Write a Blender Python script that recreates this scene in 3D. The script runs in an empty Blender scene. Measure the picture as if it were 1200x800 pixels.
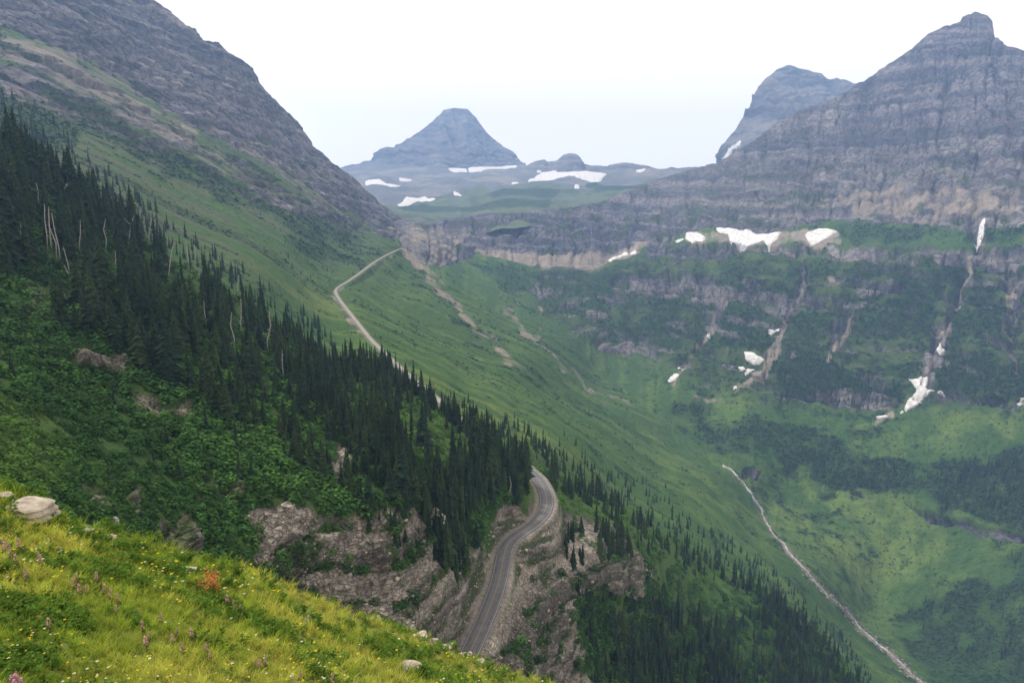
import bpy, math
import numpy as np
from math import radians

# ------------------------------------------------------------------ camera
F = 800.0
PITCH = radians(10.6)
CP, SP = math.cos(PITCH), math.sin(PITCH)
scene = bpy.context.scene
cam_data = bpy.data.cameras.new('camera')
cam = bpy.data.objects.new('camera', cam_data)
scene.collection.objects.link(cam)
cam_data.sensor_width = 36.0
cam_data.lens = 24.0
cam_data.clip_start = 0.2
cam_data.clip_end = 40000
cam.location = (0, 0, 0)
cam.rotation_euler = (math.pi / 2 - PITCH, 0, 0)
scene.camera = cam

# ------------------------------------------------------------------ light
SUN_EL, SUN_AZ = radians(56), radians(-62)      # azimuth from +Y towards +X
world = bpy.data.worlds.new("World")
scene.world = world
world.use_nodes = True
wn = world.node_tree
for n in list(wn.nodes): wn.nodes.remove(n)
wo = wn.nodes.new('ShaderNodeOutputWorld')
wb = wn.nodes.new('ShaderNodeBackground')
sky = wn.nodes.new('ShaderNodeTexSky')
sky.sky_type = 'NISHITA'
sky.sun_disc = False
sky.sun_elevation = SUN_EL
sky.sun_rotation = SUN_AZ
sky.altitude = 1700
sky.air_density = 1.6
sky.dust_density = 7.0
sky.ozone_density = 1.0
# thin high smoke / cloud veil over the blue sky
wmix = wn.nodes.new('ShaderNodeMixRGB')
wtc = wn.nodes.new('ShaderNodeTexCoord')
wno = wn.nodes.new('ShaderNodeTexNoise')
wmp = wn.nodes.new('ShaderNodeMapping')
wmp.inputs['Scale'].default_value = (1.2, 1.2, 4.0)
wno.inputs['Scale'].default_value = 1.6
wno.inputs['Detail'].default_value = 6
wr = wn.nodes.new('ShaderNodeMapRange')
wr.inputs['From Min'].default_value = 0.3
wr.inputs['From Max'].default_value = 0.7
wr.inputs['To Min'].default_value = 0.90
wr.inputs['To Max'].default_value = 0.97
wn.links.new(wtc.outputs['Generated'], wmp.inputs['Vector'])
wn.links.new(wmp.outputs[0], wno.inputs['Vector'])
wn.links.new(wno.outputs['Fac'], wr.inputs['Value'])
wn.links.new(wr.outputs[0], wmix.inputs['Fac'])
wn.links.new(sky.outputs[0], wmix.inputs['Color1'])
wmix.inputs['Color2'].default_value = (12.3, 11.0, 9.3, 1)
wn.links.new(wmix.outputs[0], wb.inputs['Color'])
wb.inputs['Strength'].default_value = 0.080
wn.links.new(wb.outputs[0], wo.inputs['Surface'])

sl = bpy.data.lights.new('sun', 'SUN')
so = bpy.data.objects.new('sun', sl)
scene.collection.objects.link(so)
sl.energy = 2.3
sl.angle = radians(7)
sl.color = (1.0, 0.95, 0.88)
sd = np.array([math.sin(SUN_AZ) * math.cos(SUN_EL), math.cos(SUN_AZ) * math.cos(SUN_EL), math.sin(SUN_EL)])
from mathutils import Vector
so.rotation_euler = Vector(sd).to_track_quat('Z', 'Y').to_euler()
so.location = (0, 0, 900)

scene.view_settings.view_transform = 'Standard'
scene.view_settings.look = 'None'
scene.view_settings.exposure = 0.70
scene.view_settings.gamma = 1.0
scene.view_settings.use_curve_mapping = False
scene.render.engine = 'CYCLES'
scene.cycles.volume_bounces = 1
scene.cycles.max_bounces = 5
scene.cycles.diffuse_bounces = 2
scene.cycles.use_denoising = True
HAZE_DENSITY = 0.98e-4
HAZE_COLOR = (0.34, 0.56, 1.0, 1)

# ------------------------------------------------------------------ maths helpers
def ray(px, py):
    px = np.asarray(px, float); py = np.asarray(py, float)
    u = (px - 600) / F; v = (400 - py) / F
    return np.stack([u, CP + v * SP, -SP + v * CP], -1)

def project(P):
    x, y, z = P[..., 0], P[..., 1], P[..., 2]
    f = y * CP - z * SP
    up = y * SP + z * CP
    f = np.maximum(f, .01)
    return 600 + F * x / f, 400 - F * up / f, f

def _h(i, j, k, seed):
    n = (i * 374761393 + j * 668265263 + k * 2147483647 + seed * 1274126177) & 0xffffffff
    n = ((n ^ (n >> 13)) * 1274126177) & 0xffffffff
    n = ((n ^ (n >> 16)) * 668265263) & 0xffffffff
    return ((n ^ (n >> 15)) & 0xffff) / 32767.5 - 1

def vnoise(x, y, z=0.0, seed=0):
    x, y, z = np.broadcast_arrays(np.asarray(x, float), np.asarray(y, float), np.asarray(z, float))
    xi = np.floor(x).astype(np.int64); yi = np.floor(y).astype(np.int64); zi = np.floor(z).astype(np.int64)
    fx = x - xi; fy = y - yi; fz = z - zi
    fx = fx * fx * (3 - 2 * fx); fy = fy * fy * (3 - 2 * fy); fz = fz * fz * (3 - 2 * fz)
    r = 0
    for a in (0, 1):
        wa = fx if a else 1 - fx
        for b in (0, 1):
            wb_ = fy if b else 1 - fy
            for c in (0, 1):
                r = r + wa * wb_ * (fz if c else 1 - fz) * _h(xi + a, yi + b, zi + c, seed)
    return r

def fbm(x, y, z=0.0, oct=4, seed=0, gain=.5, ridged=False):
    s = 0; a = 1; t = 0
    for o in range(oct):
        n = vnoise(x * 2 ** o + 17.3 * o, y * 2 ** o - 9.1 * o, np.asarray(z) * 2 ** o + 3.7 * o, seed + o)
        if ridged: n = 1 - 2 * np.abs(n)
        s = s + a * n; t += a; a *= gain
    return s / t

def sstep(a, b, x):
    t = np.clip((x - a) / (b - a), 0, 1)
    return t * t * (3 - 2 * t)

def tps(pts, lam=1e-3, sc=1000.0):
    pts = np.array(pts, float)
    X = pts[:, :2] / sc; Y = np.log(pts[:, 2])
    def K(r2): return np.where(r2 > 0, .5 * r2 * np.log(r2 + 1e-20), 0)
    d = ((X[:, None] - X[None]) ** 2).sum(-1)
    n = len(X)
    A = np.zeros((n + 3, n + 3)); A[:n, :n] = K(d) + lam * np.eye(n) * .1
    A[:n, n] = 1; A[:n, n + 1:] = X; A[n, :n] = 1; A[n + 1:, :n] = X.T
    w = np.linalg.solve(A, np.r_[Y, 0, 0, 0])
    def f(px, py):
        px, py = np.broadcast_arrays(px, py)
        qx = px / sc; qy = py / sc
        out = w[n] + w[n + 1] * qx + w[n + 2] * qy
        for i in range(n):
            out = out + w[i] * K((qx - X[i, 0]) ** 2 + (qy - X[i, 1]) ** 2)
        return np.exp(out)
    return f

def curve(pts):
    p = np.array(pts, float)
    return lambda px: np.interp(px, p[:, 0], p[:, 1])

def in_poly(px, py, poly):
    poly = np.array(poly, float)
    inside = np.zeros(np.shape(px), bool)
    n = len(poly)
    for i in range(n):
        x0, y0 = poly[i]; x1, y1 = poly[(i + 1) % n]
        if y0 == y1: continue
        c = ((y0 > py) != (y1 > py)) & (px < (x1 - x0) * (py - y0) / (y1 - y0) + x0)
        inside ^= c
    return inside

# mask rasters, sampled on the terrain grids (one cell = 1 unit, offset 200)
RX0, RY0, RW, RH = -200, -320, 1640, 1300
_gx, _gy = np.meshgrid(np.arange(RW) + RX0, np.arange(RH) + RY0)
def blur(m, r):
    if r < 1: return m
    for _ in range(2):
        for ax in (0, 1):
            c = np.cumsum(np.pad(m, [(r + 1, r) if a == ax else (0, 0) for a in (0, 1)], mode='edge'), axis=ax)
            m = (np.take(c, range(2 * r + 1, c.shape[ax]), ax) - np.take(c, range(0, c.shape[ax] - 2 * r - 1), ax)) / (2 * r + 1)
    return m
def mask(polys, soft=4):
    m = np.zeros((RH, RW))
    for p in polys:
        w = 1.0
        if isinstance(p, tuple) and not isinstance(p[0], (tuple, list)): pass
        if len(p) == 2 and np.isscalar(p[1]): p, w = p
        a = np.array(p)
        x0 = int(max(a[:, 0].min() - 2 - RX0, 0)); x1 = int(min(a[:, 0].max() + 3 - RX0, RW))
        y0 = int(max(a[:, 1].min() - 2 - RY0, 0)); y1 = int(min(a[:, 1].max() + 3 - RY0, RH))
        s = in_poly(_gx[y0:y1, x0:x1], _gy[y0:y1, x0:x1], p)
        m[y0:y1, x0:x1] = np.maximum(m[y0:y1, x0:x1], s * w)
    return blur(m, soft)
def strip(pts, w):
    """polygon round a polyline; w = width or list of widths"""
    p = np.array(pts, float); n = len(p)
    w = np.broadcast_to(np.asarray(w, float), (n,))
    d = np.gradient(p, axis=0); d /= np.linalg.norm(d, axis=1)[:, None] + 1e-9
    nn = np.stack([-d[:, 1], d[:, 0]], 1) * w[:, None] / 2
    return [tuple(q) for q in np.vstack([p + nn, (p - nn)[::-1]])]
def samp(m, px, py):
    x = np.clip(px - RX0, 0, RW - 1.001); y = np.clip(py - RY0, 0, RH - 1.001)
    xi = x.astype(int); yi = y.astype(int); fx = x - xi; fy = y - yi
    xj = np.minimum(xi + 1, RW - 1); yj = np.minimum(yi + 1, RH - 1)
    return (m[yi, xi] * (1 - fx) + m[yi, xj] * fx) * (1 - fy) + (m[yj, xi] * (1 - fx) + m[yj, xj] * fx) * fy

# ------------------------------------------------------------------ mesh helpers
def tag(o, label=None, cat=None, group=None, kind=None):
    if label: o['label'] = label
    if cat: o['category'] = cat
    if group: o['group'] = group
    if kind: o['kind'] = kind
    return o

def mesh_from(name, V, faces, mat, col=None, smooth=True, attrs=None):
    """faces: (n,3) or (n,4) int array, or list of such arrays"""
    if not isinstance(faces, list): faces = [faces]
    me = bpy.data.meshes.new(name)
    V = np.ascontiguousarray(V, np.float32)
    me.vertices.add(len(V)); me.vertices.foreach_set('co', V.ravel())
    loops = np.concatenate([f.ravel() for f in faces]).astype(np.int32)
    sizes = np.concatenate([np.full(len(f), f.shape[1]) for f in faces])
    starts = np.r_[0, np.cumsum(sizes)[:-1]].astype(np.int32)
    me.loops.add(len(loops)); me.loops.foreach_set('vertex_index', loops)
    me.polygons.add(len(sizes)); me.polygons.foreach_set('loop_start', starts)
    me.polygons.foreach_set('use_smooth', np.full(len(sizes), smooth))
    if col is not None:
        a = me.attributes.new('Col', 'FLOAT_COLOR', 'POINT')
        c = np.ones((len(V), 4), np.float32); c[:, :3] = col
        a.data.foreach_set('color', c.ravel())
    for k, v in (attrs or {}).items():
        a = me.attributes.new(k, 'FLOAT', 'POINT'); a.data.foreach_set('value', np.ascontiguousarray(v, np.float32).ravel())
    me.update(calc_edges=True)
    me.validate()
    if mat: me.materials.append(mat)
    return me

def link(name, me, parent=None):
    o = bpy.data.objects.new(name, me)
    scene.collection.objects.link(o)
    if parent is not None: o.parent = parent
    return o

def grid_faces(ny, nx):
    i = np.arange(ny * nx).reshape(ny, nx)
    return np.stack([i[:-1, :-1], i[:-1, 1:], i[1:, 1:], i[1:, :-1]], -1).reshape(-1, 4)

def vcol_mat(name, rough=1.0, bump=0.0, bscale=1.0, bdist=1.0, var=0.35, var_scale=1.0, spec=0.15, detail=6, trans=0.0, aniso=(1, 1, 1), crack=None):
    m = bpy.data.materials.new(name); m.use_nodes = True
    nt = m.node_tree; p = nt.nodes['Principled BSDF']
    p.inputs['Roughness'].default_value = rough
    p.inputs['Specular IOR Level'].default_value = spec
    at = nt.nodes.new('ShaderNodeAttribute'); at.attribute_name = 'Col'
    tc = nt.nodes.new('ShaderNodeTexCoord')
    mp = nt.nodes.new('ShaderNodeMapping'); mp.inputs['Scale'].default_value = aniso
    nt.links.new(tc.outputs['Object'], mp.inputs['Vector'])
    no = nt.nodes.new('ShaderNodeTexNoise'); no.inputs['Scale'].default_value = var_scale
    no.inputs['Detail'].default_value = detail; no.inputs['Roughness'].default_value = .65
    nt.links.new(mp.outputs[0], no.inputs['Vector'])
    mr = nt.nodes.new('ShaderNodeMapRange')
    mr.inputs['From Min'].default_value = .3; mr.inputs['From Max'].default_value = .7
    mr.inputs['To Min'].default_value = 1 - var; mr.inputs['To Max'].default_value = 1 + var
    nt.links.new(no.outputs['Fac'], mr.inputs['Value'])
    mx = nt.nodes.new('ShaderNodeVectorMath'); mx.operation = 'SCALE'
    nt.links.new(at.outputs['Color'], mx.inputs[0]); nt.links.new(mr.outputs[0], mx.inputs['Scale'])
    if crack:
        csc, can, cst, cdist = crack
        mp2 = nt.nodes.new('ShaderNodeMapping'); mp2.inputs['Scale'].default_value = can
        nw = nt.nodes.new('ShaderNodeTexNoise'); nw.inputs['Scale'].default_value = csc * .8; nw.inputs['Detail'].default_value = 4
        nt.links.new(tc.outputs['Object'], nw.inputs['Vector'])
        vm = nt.nodes.new('ShaderNodeVectorMath'); vm.operation = 'MULTIPLY_ADD'
        vm.inputs[1].default_value = (1.3 / csc,) * 3
        nt.links.new(nw.outputs['Color'], vm.inputs[0]); nt.links.new(tc.outputs['Object'], vm.inputs[2])
        nt.links.new(vm.outputs[0], mp2.inputs['Vector'])
        vo = nt.nodes.new('ShaderNodeTexVoronoi'); vo.feature = 'DISTANCE_TO_EDGE'; vo.inputs['Scale'].default_value = csc
        vo2 = nt.nodes.new('ShaderNodeTexVoronoi'); vo2.inputs['Scale'].default_value = csc
        nt.links.new(mp2.outputs[0], vo.inputs['Vector']); nt.links.new(mp2.outputs[0], vo2.inputs['Vector'])
        r1 = nt.nodes.new('ShaderNodeMapRange'); r1.inputs['From Max'].default_value = .12; r1.inputs['To Min'].default_value = 1 - cst
        nt.links.new(vo.outputs['Distance'], r1.inputs['Value'])
        sp = nt.nodes.new('ShaderNodeSeparateColor'); nt.links.new(vo2.outputs['Color'], sp.inputs[0])
        r2 = nt.nodes.new('ShaderNodeMapRange'); r2.inputs['To Min'].default_value = 1 - cst * .45; r2.inputs['To Max'].default_value = 1 + cst * .45
        nt.links.new(sp.outputs[0], r2.inputs['Value'])
        m1 = nt.nodes.new('ShaderNodeMath'); m1.operation = 'MULTIPLY'; nt.links.new(r1.outputs[0], m1.inputs[0]); nt.links.new(r2.outputs[0], m1.inputs[1])
        ra = nt.nodes.new('ShaderNodeAttribute'); ra.attribute_name = 'rock'
        fx = nt.nodes.new('ShaderNodeMix'); fx.inputs[2].default_value = 1.0
        nt.links.new(ra.outputs['Fac'], fx.inputs[0]); nt.links.new(m1.outputs[0], fx.inputs[3])
        mx2 = nt.nodes.new('ShaderNodeVectorMath'); mx2.operation = 'SCALE'
        nt.links.new(mx.outputs[0], mx2.inputs[0]); nt.links.new(fx.outputs[0], mx2.inputs['Scale'])
        mx = mx2
    nt.links.new(mx.outputs[0], p.inputs['Base Color'])
    if bump > 0:
        n2 = nt.nodes.new('ShaderNodeTexNoise'); n2.inputs['Scale'].default_value = bscale
        n2.inputs['Detail'].default_value = detail; n2.inputs['Roughness'].default_value = .7
        nt.links.new(mp.outputs[0], n2.inputs['Vector'])
        b = nt.nodes.new('ShaderNodeBump'); b.inputs['Strength'].default_value = bump
        b.inputs['Distance'].default_value = bdist
        nt.links.new(n2.outputs['Fac'], b.inputs['Height'])
        if crack:
            b2 = nt.nodes.new('ShaderNodeBump'); b2.inputs['Strength'].default_value = .8; b2.inputs['Distance'].default_value = cdist
            mm = nt.nodes.new('ShaderNodeMath'); mm.operation = 'MULTIPLY'
            nt.links.new(m1.outputs[0], mm.inputs[0]); nt.links.new(ra.outputs['Fac'], mm.inputs[1])
            nt.links.new(mm.outputs[0], b2.inputs['Height']); nt.links.new(b.outputs[0], b2.inputs['Normal']); b = b2
        nt.links.new(b.outputs[0], p.inputs['Normal'])
    if trans > 0:
        tr = nt.nodes.new('ShaderNodeBsdfTranslucent'); ms = nt.nodes.new('ShaderNodeMixShader')
        ms.inputs[0].default_value = trans
        nt.links.new(mx.outputs[0], tr.inputs['Color'])
        out = nt.nodes['Material Output']
        nt.links.new(p.outputs[0], ms.inputs[1]); nt.links.new(tr.outputs[0], ms.inputs[2])
        nt.links.new(ms.outputs[0], out.inputs['Surface'])
    return m

def mixc(c, new, w):
    return c * (1 - w[..., None]) + np.asarray(new, float) * w[..., None]

class Sheet:
    """a stretch of terrain: a grid of ground points between a near edge and a crest, with its far side behind the crest"""
    def __init__(s, px, bot, top, depth, rows, back=(.01, .03, .07, .15, .3), bslope=.7, spow=1.0, K=12):
        s.K = K
        s.px = px; s.bot = bot(px); s.top = top(px); s.rows = rows
        s.sv = np.linspace(0, 1, rows) ** spow
        s.spow = spow
        k = max(3, int(26 / (px[1] - px[0])))
        pad = np.pad(s.top, (k, k), mode='edge')
        w = np.hanning(2 * k + 1); w /= w.sum()
        s.tops = np.convolve(pad, w, mode='valid')          # smoothed crest; the crest's own notches only shape the last rows
        PY = s.bot[None] + (s.tops - s.bot)[None] * s.sv[:, None] + (s.top - s.tops)[None] * s.sv[:, None] ** s.K
        PX = np.broadcast_to(px[None], PY.shape)
        s.PX, s.PY = PX, PY
        s.T = depth(PX, PY)
        s.P = ray(PX, PY) * s.T[..., None]
        s.back = back; s.bslope = bslope
    def normals(s):
        du = np.gradient(s.P, axis=1); dv = np.gradient(s.P, axis=0)
        n = np.cross(du, dv)
        n /= np.linalg.norm(n, axis=-1)[..., None] + 1e-12
        # normals that look towards the camera / up
        sg = np.sign((n * -ray(s.PX, s.PY)).sum(-1)); sg[sg == 0] = 1
        return n * sg[..., None]
    def at(s, px, py):
        px = np.asarray(px, float); py = np.asarray(py, float)
        b = np.interp(px, s.px, s.bot); t = np.interp(px, s.px, s.tops); e = np.interp(px, s.px, s.top - s.tops)
        sv = np.clip((py - b) / (t - b), 0, 1)
        for _ in range(6): sv = np.clip((py - e * sv ** s.K - b) / (t - b), 0, 1)
        sv = sv ** (1 / s.spow)
        fy = np.clip(sv * (s.rows - 1), 0, s.rows - 1.001)
        fx = np.clip((px - s.px[0]) / (s.px[1] - s.px[0]), 0, len(s.px) - 1.001)
        yi = fy.astype(int); xi = fx.astype(int); fy = (fy - yi)[..., None]; fx = (fx - xi)[..., None]
        P = s.P
        return (P[yi, xi] * (1 - fx) + P[yi, xi + 1] * fx) * (1 - fy) + (P[yi + 1, xi] * (1 - fx) + P[yi + 1, xi + 1] * fx) * fy
    def build(s, name, mat, col, smooth=True, rock=None):
        last = s.P[-1]
        h = ray(s.px, s.top).copy(); h[:, 2] = 0; h /= np.linalg.norm(h, axis=1)[:, None]
        T = s.T[-1]
        ext = [s.P]; cols = [col]
        rk_ = rock if rock is not None else np.ones(s.PX.shape)
        rk_ = np.concatenate([rk_] + [rk_[-1:]] * len(s.back), 0)
        for i, d in enumerate(s.back):
            q = last + h * (d * T)[:, None]
            q[:, 2] -= s.bslope * d * T * min(1, .4 + d * 10)
            q += (vnoise(s.px / 7., i * 3.3, seed=77) * d * T * .12)[:, None] * np.array([0, .3, 1])
            ext.append(q[None]); cols.append(col[-1:])
        G = np.concatenate(ext, 0); C = np.concatenate(cols, 0)
        me = mesh_from(name, G.reshape(-1, 3), grid_faces(*G.shape[:2]), mat, C.reshape(-1, 3), smooth, {'rock': rk_})
        return link(name, me)

def wpoint(px, py, t): return ray(px, py) * np.asarray(t, float)[..., None]

# contour coordinate round the U-shaped valley (metres along the valley sides)
AX0 = np.array([750., 500.]); AX1 = np.array([150., 1900.])
_ad = (AX1 - AX0) / np.linalg.norm(AX1 - AX0); _AL = np.linalg.norm(AX1 - AX0); _an = np.array([-_ad[1], _ad[0]])
def contour(P):
    q = P[..., :2] - AX1
    s = q @ _ad; n = q @ _an            # n>0 : left side
    th = np.arctan2(s, n)               # left side: 0 (perp left) .. pi (right)
    a_left = s; a_head = 900 * th; a_right = 900 * math.pi - s
    az = np.arctan2(P[..., 0], P[..., 1])
    return np.where((az < -.165) | ((n > 0) & (s < -150)), s, 3000 + 2000 * az)
def rng(seed): return np.random.default_rng(seed)

# ------------------------------------------------------------------ road line (centre line, metres)
ROAD_PIX = [(520, 835), (538, 795), (549, 768), (562, 740), (574, 712), (584, 684), (589, 660), (592, 642), (601, 630), (620, 618), (635, 605),
            (641, 592), (640, 578), (634, 566), (627, 557), (613, 547), (590, 532), (565, 513), (540, 492), (525, 479), (500, 458), (477, 439), (465, 428),
            (450, 414), (436, 400), (430, 393), (420, 380), (408, 365), (398, 352), (392, 342), (396, 337), (408, 330), (425, 318),
            (440, 306), (455, 298), (465, 293), (472, 290.5)]
_rp = np.array(ROAD_PIX, float)
_dz = ray(_rp[:, 0], _rp[:, 1])[:, 2]
# the height climbs steadily from -152 m to -88 m
_zk = np.interp(np.arange(len(_rp)), [0, 2, 6, 11, 14, 17, 22, 26, 29, 36], [-155, -151, -146.5, -141, -138, -134, -128.5, -124, -113, -84])
ROADP = ray(_rp[:, 0], _rp[:, 1]) * (_zk / _dz)[:, None]
def resample(P, step, smooth=3):
    for _ in range(smooth):
        Q = np.empty((len(P) * 2 - 2, 3)); Q[0::2] = P[:-1] * .75 + P[1:] * .25; Q[1::2] = P[:-1] * .25 + P[1:] * .75
        P = np.vstack([P[:1], Q, P[-1:]])
    L = np.r_[0, np.cumsum(np.linalg.norm(np.diff(P, axis=0), axis=1))]
    t = np.arange(0, L[-1], step)
    return np.stack([np.interp(t, L, P[:, k]) for k in range(3)], 1), t
ROADC, ROADS = resample(ROADP, 3.0)

def flatten_road(sh, half=4.8, fade=5.0, drop=.25):
    """cut the road bench into a stretch of terrain"""
    P = sh.P.reshape(-1, 3)
    bx0, bx1 = ROADC[:, 0].min() - 20, ROADC[:, 0].max() + 20
    cand = np.where((P[:, 0] > bx0) & (P[:, 0] < bx1) & (P[:, 1] > 150) & (P[:, 1] < 1800))[0]
    best = np.full(len(cand), 1e9); bz = np.zeros(len(cand))
    Q = P[cand]
    for i in range(0, len(ROADC)):
        d = (Q[:, 0] - ROADC[i, 0]) ** 2 + (Q[:, 1] - ROADC[i, 1]) ** 2
        m = d < best
        best[m] = d[m]; bz[m] = ROADC[i, 2]
    best = np.sqrt(best)
    w = 1 - sstep(half, half + fade, best)
    P[cand, 2] = Q[:, 2] * (1 - w) + (bz - drop) * w
    sh.P = P.reshape(sh.P.shape)
    dist = np.full(len(P), 1e9); dist[cand] = best
    return dist.reshape(sh.PX.shape)

# ================================================================== TERRAIN
S_ = 1.0      # grid step in pixels of the photograph (terrain fineness)
A_CREST = [(-260, 500), (0, 572), (60, 605), (127, 620), (180, 636), (233, 650), (300, 667), (333, 685), (367, 700), (400, 715), (443, 726),
           (490, 743), (513, 755), (560, 771), (640, 800), (760, 850), (900, 920), (1400, 1160)]
B_CREST = [(-260, 85), (0, 170), (100, 232), (200, 302), (300, 362), (400, 427), (440, 436), (470, 450), (500, 467), (535, 490), (560, 507), (600, 530),
           (640, 546), (700, 576), (800, 636), (900, 692), (960, 742), (1010, 802), (1060, 850), (1120, 900)]
C_TOP = [(-260, -260), (-150, -200), (0, -130), (100, -60), (180, 0), (200, 13), (218, 30), (230, 33), (238, 47), (257, 48), (267, 62), (283, 70), (297, 80),
         (310, 103), (333, 127), (353, 147), (367, 170), (387, 187), (400, 197), (425, 218), (450, 240), (470, 254), (500, 261), (530, 256), (560, 250),
         (620, 247), (660, 243), (700, 236), (740, 222), (770, 210), (800, 200), (843, 190), (873, 170), (910, 143), (943, 125), (973, 117), (1000, 100),
         (1033, 80), (1060, 63), (1087, 40), (1107, 30), (1125, 26), (1128, 20), (1143, 13), (1158, 18), (1163, 27), (1167, 43), (1183, 53),
         (1200, 58), (1300, 92), (1460, 130)]

# ---- A: the flowery meadow the camera stands on
A_D = tps([(-260, 500, 26), (0, 572, 26), (127, 620, 28), (300, 667, 33), (400, 716, 37), (500, 748, 41), (640, 800, 45), (900, 920, 40), (1300, 1110, 34),
           (0, 680, 16.5), (0, 800, 9.5), (200, 800, 12), (200, 700, 21), (400, 800, 21), (400, 755, 29), (550, 800, 34), (-260, 800, 7.5),
           (600, 1100, 7), (200, 1100, 4.6), (-260, 1100, 3.4), (1000, 1100, 14), (1300, 1300, 9), (600, 1600, 2.4), (600, 2600, .9), (-260, 2600, .85), (1300, 2600, 1.1)])
shA = Sheet(np.arange(-250, 1300, 2.0), lambda x: np.full(np.shape(x), 2600.), curve(A_CREST), A_D, 420, back=(.03, .1, .3, .8, 1.8, 3.2, 5.0, 7.5), bslope=1.15, spow=.35)
nA = shA.normals()
PA = shA.P
dA = fbm(PA[..., 0] / 3.2, PA[..., 1] / 3.2, PA[..., 2] / 3.2, 4, 5) * .38
dA = dA * np.clip(shA.T / 14, .1, 1.4)
shA.P = PA + np.array([0, 0, 1.]) * dA[..., None]
g1 = fbm(PA[..., 0] / 2.5, PA[..., 1] / 2.5, 0, 4, 9)
colA = mixc(np.broadcast_to([.11, .13, .028], PA.shape).copy(), [.20, .19, .045], sstep(-.2, .4, g1))
mat_meadow = vcol_mat('meadow_soil_and_turf', bump=.6, bscale=6, bdist=.08, var=.4, var_scale=2.0)
oA = tag(shA.build('meadow_ground', mat_meadow, colA), kind='structure')

# ---- B: the forested spur with the cliffs and the road bend
B_D = tps([(-260, 85, 380), (0, 170, 400), (100, 232, 405), (200, 302, 410), (300, 362, 410), (400, 427, 415), (440, 436, 420), (470, 450, 425), (500, 467, 420),
           (535, 490, 405), (560, 507, 395), (600, 530, 385), (640, 552, 420), (700, 576, 520), (800, 636, 600), (900, 692, 600), (960, 742, 590), (1010, 802, 560), (1120, 900, 540),
           (0, 565, 100), (0, 480, 140), (0, 400, 185), (0, 320, 235), (0, 250, 300), (-260, 480, 90), (-260, 300, 200),
           (100, 600, 120), (100, 500, 168), (100, 400, 215), (100, 320, 280), (200, 625, 145), (200, 500, 195), (200, 400, 255), (200, 350, 320),
           (300, 650, 172), (300, 600, 184), (300, 500, 225), (300, 420, 300), (345, 690, 184), (345, 605, 192), (400, 700, 194), (400, 610, 208), (400, 520, 258), (400, 465, 330),
           (470, 720, 206), (470, 600, 232), (470, 520, 300), (530, 745, 214), (530, 660, 250), (525, 570, 300), (570, 580, 310), (600, 560, 345), (620, 548, 362),
           (549, 768, 232), (562, 740, 246), (574, 712, 262), (584, 684, 279), (589, 660, 290), (601, 630, 308), (635, 605, 329), (641, 592, 338), (634, 566, 356),
           (540, 700, 240), (560, 640, 282), (600, 600, 320),
           (600, 770, 247), (610, 700, 282), (640, 800, 268), (650, 720, 300), (650, 650, 330), (700, 780, 350), (700, 700, 350), (700, 620, 390), (740, 660, 392), (690, 850, 300),
           (750, 750, 430), (800, 700, 520), (850, 790, 480), (900, 780, 520), (800, 850, 420), (960, 850, 500)], lam=2e-4)
b_bot = lambda x: np.minimum(curve(A_CREST)(x) + 45, 905.) + np.maximum(0, (x - 900) * .45)
shB = Sheet(np.arange(-250, 1115, S_), b_bot, curve(B_CREST), B_D, 640, back=(.01, .03, .07, .14, .25, .4), bslope=.75)
rdB = flatten_road(shB)
nB = shB.normals(); PB = shB.P.copy(); XB, YB = shB.PX, shB.PY
wx = fbm(XB / 14., YB / 14., 0, 3, 31) * 9; wy = fbm(XB / 14., YB / 14., 5., 3, 32) * 9
CLIFFS_B = [[(288, 600), (330, 592), (400, 606), (470, 596), (512, 590), (530, 640), (560, 700), (548, 765), (480, 745), (400, 716), (340, 692), (300, 660)],
            [(384, 520), (408, 516), (408, 568), (384, 566)],
            [(576, 598), (600, 592), (634, 570), (632, 606), (604, 624), (578, 640)], [(520, 690), (548, 640), (574, 630), (570, 690), (548, 730), (530, 760)],
            [(606, 640), (640, 612), (655, 600), (690, 606), (726, 618), (745, 640), (762, 678), (748, 694), (712, 684), (678, 692), (668, 730), (684, 775), (700, 830), (600, 850), (545, 790), (585, 735), (606, 690)],
            ([(20, 330), (95, 345), (110, 372), (30, 366)], .75), ([(84, 412), (150, 418), (146, 446), (88, 440)], .7), ([(150, 458), (240, 470), (232, 496), (165, 488)], .7),
            ([(176, 608), (228, 612), (232, 648), (180, 640)], .95), ([(104, 560), (124, 572), (140, 620), (120, 616)], .5), ([(232, 548), (282, 545), (285, 580), (238, 582)], .5),
            ([(485, 545), (500, 540), (505, 610), (480, 600)], .8), ([(130, 560), (160, 570), (176, 600), (160, 606)], .6)]
mB = np.maximum(mask(CLIFFS_B[:5], 5) * 1.12, mask(CLIFFS_B[5:], 7) * 1.05)
ramp_r = samp(mB, XB + wx, YB + wy)
nb = fbm(PB[..., 0] / 14, PB[..., 1] / 14, PB[..., 2] / 14, 4, 41)
nb2 = fbm(PB[..., 0] / 5, PB[..., 1] / 5, PB[..., 2] / 3.5, 4, 42)
rockB = sstep(.42, .62, ramp_r + .50 * nb + .45 * nb2)
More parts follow.
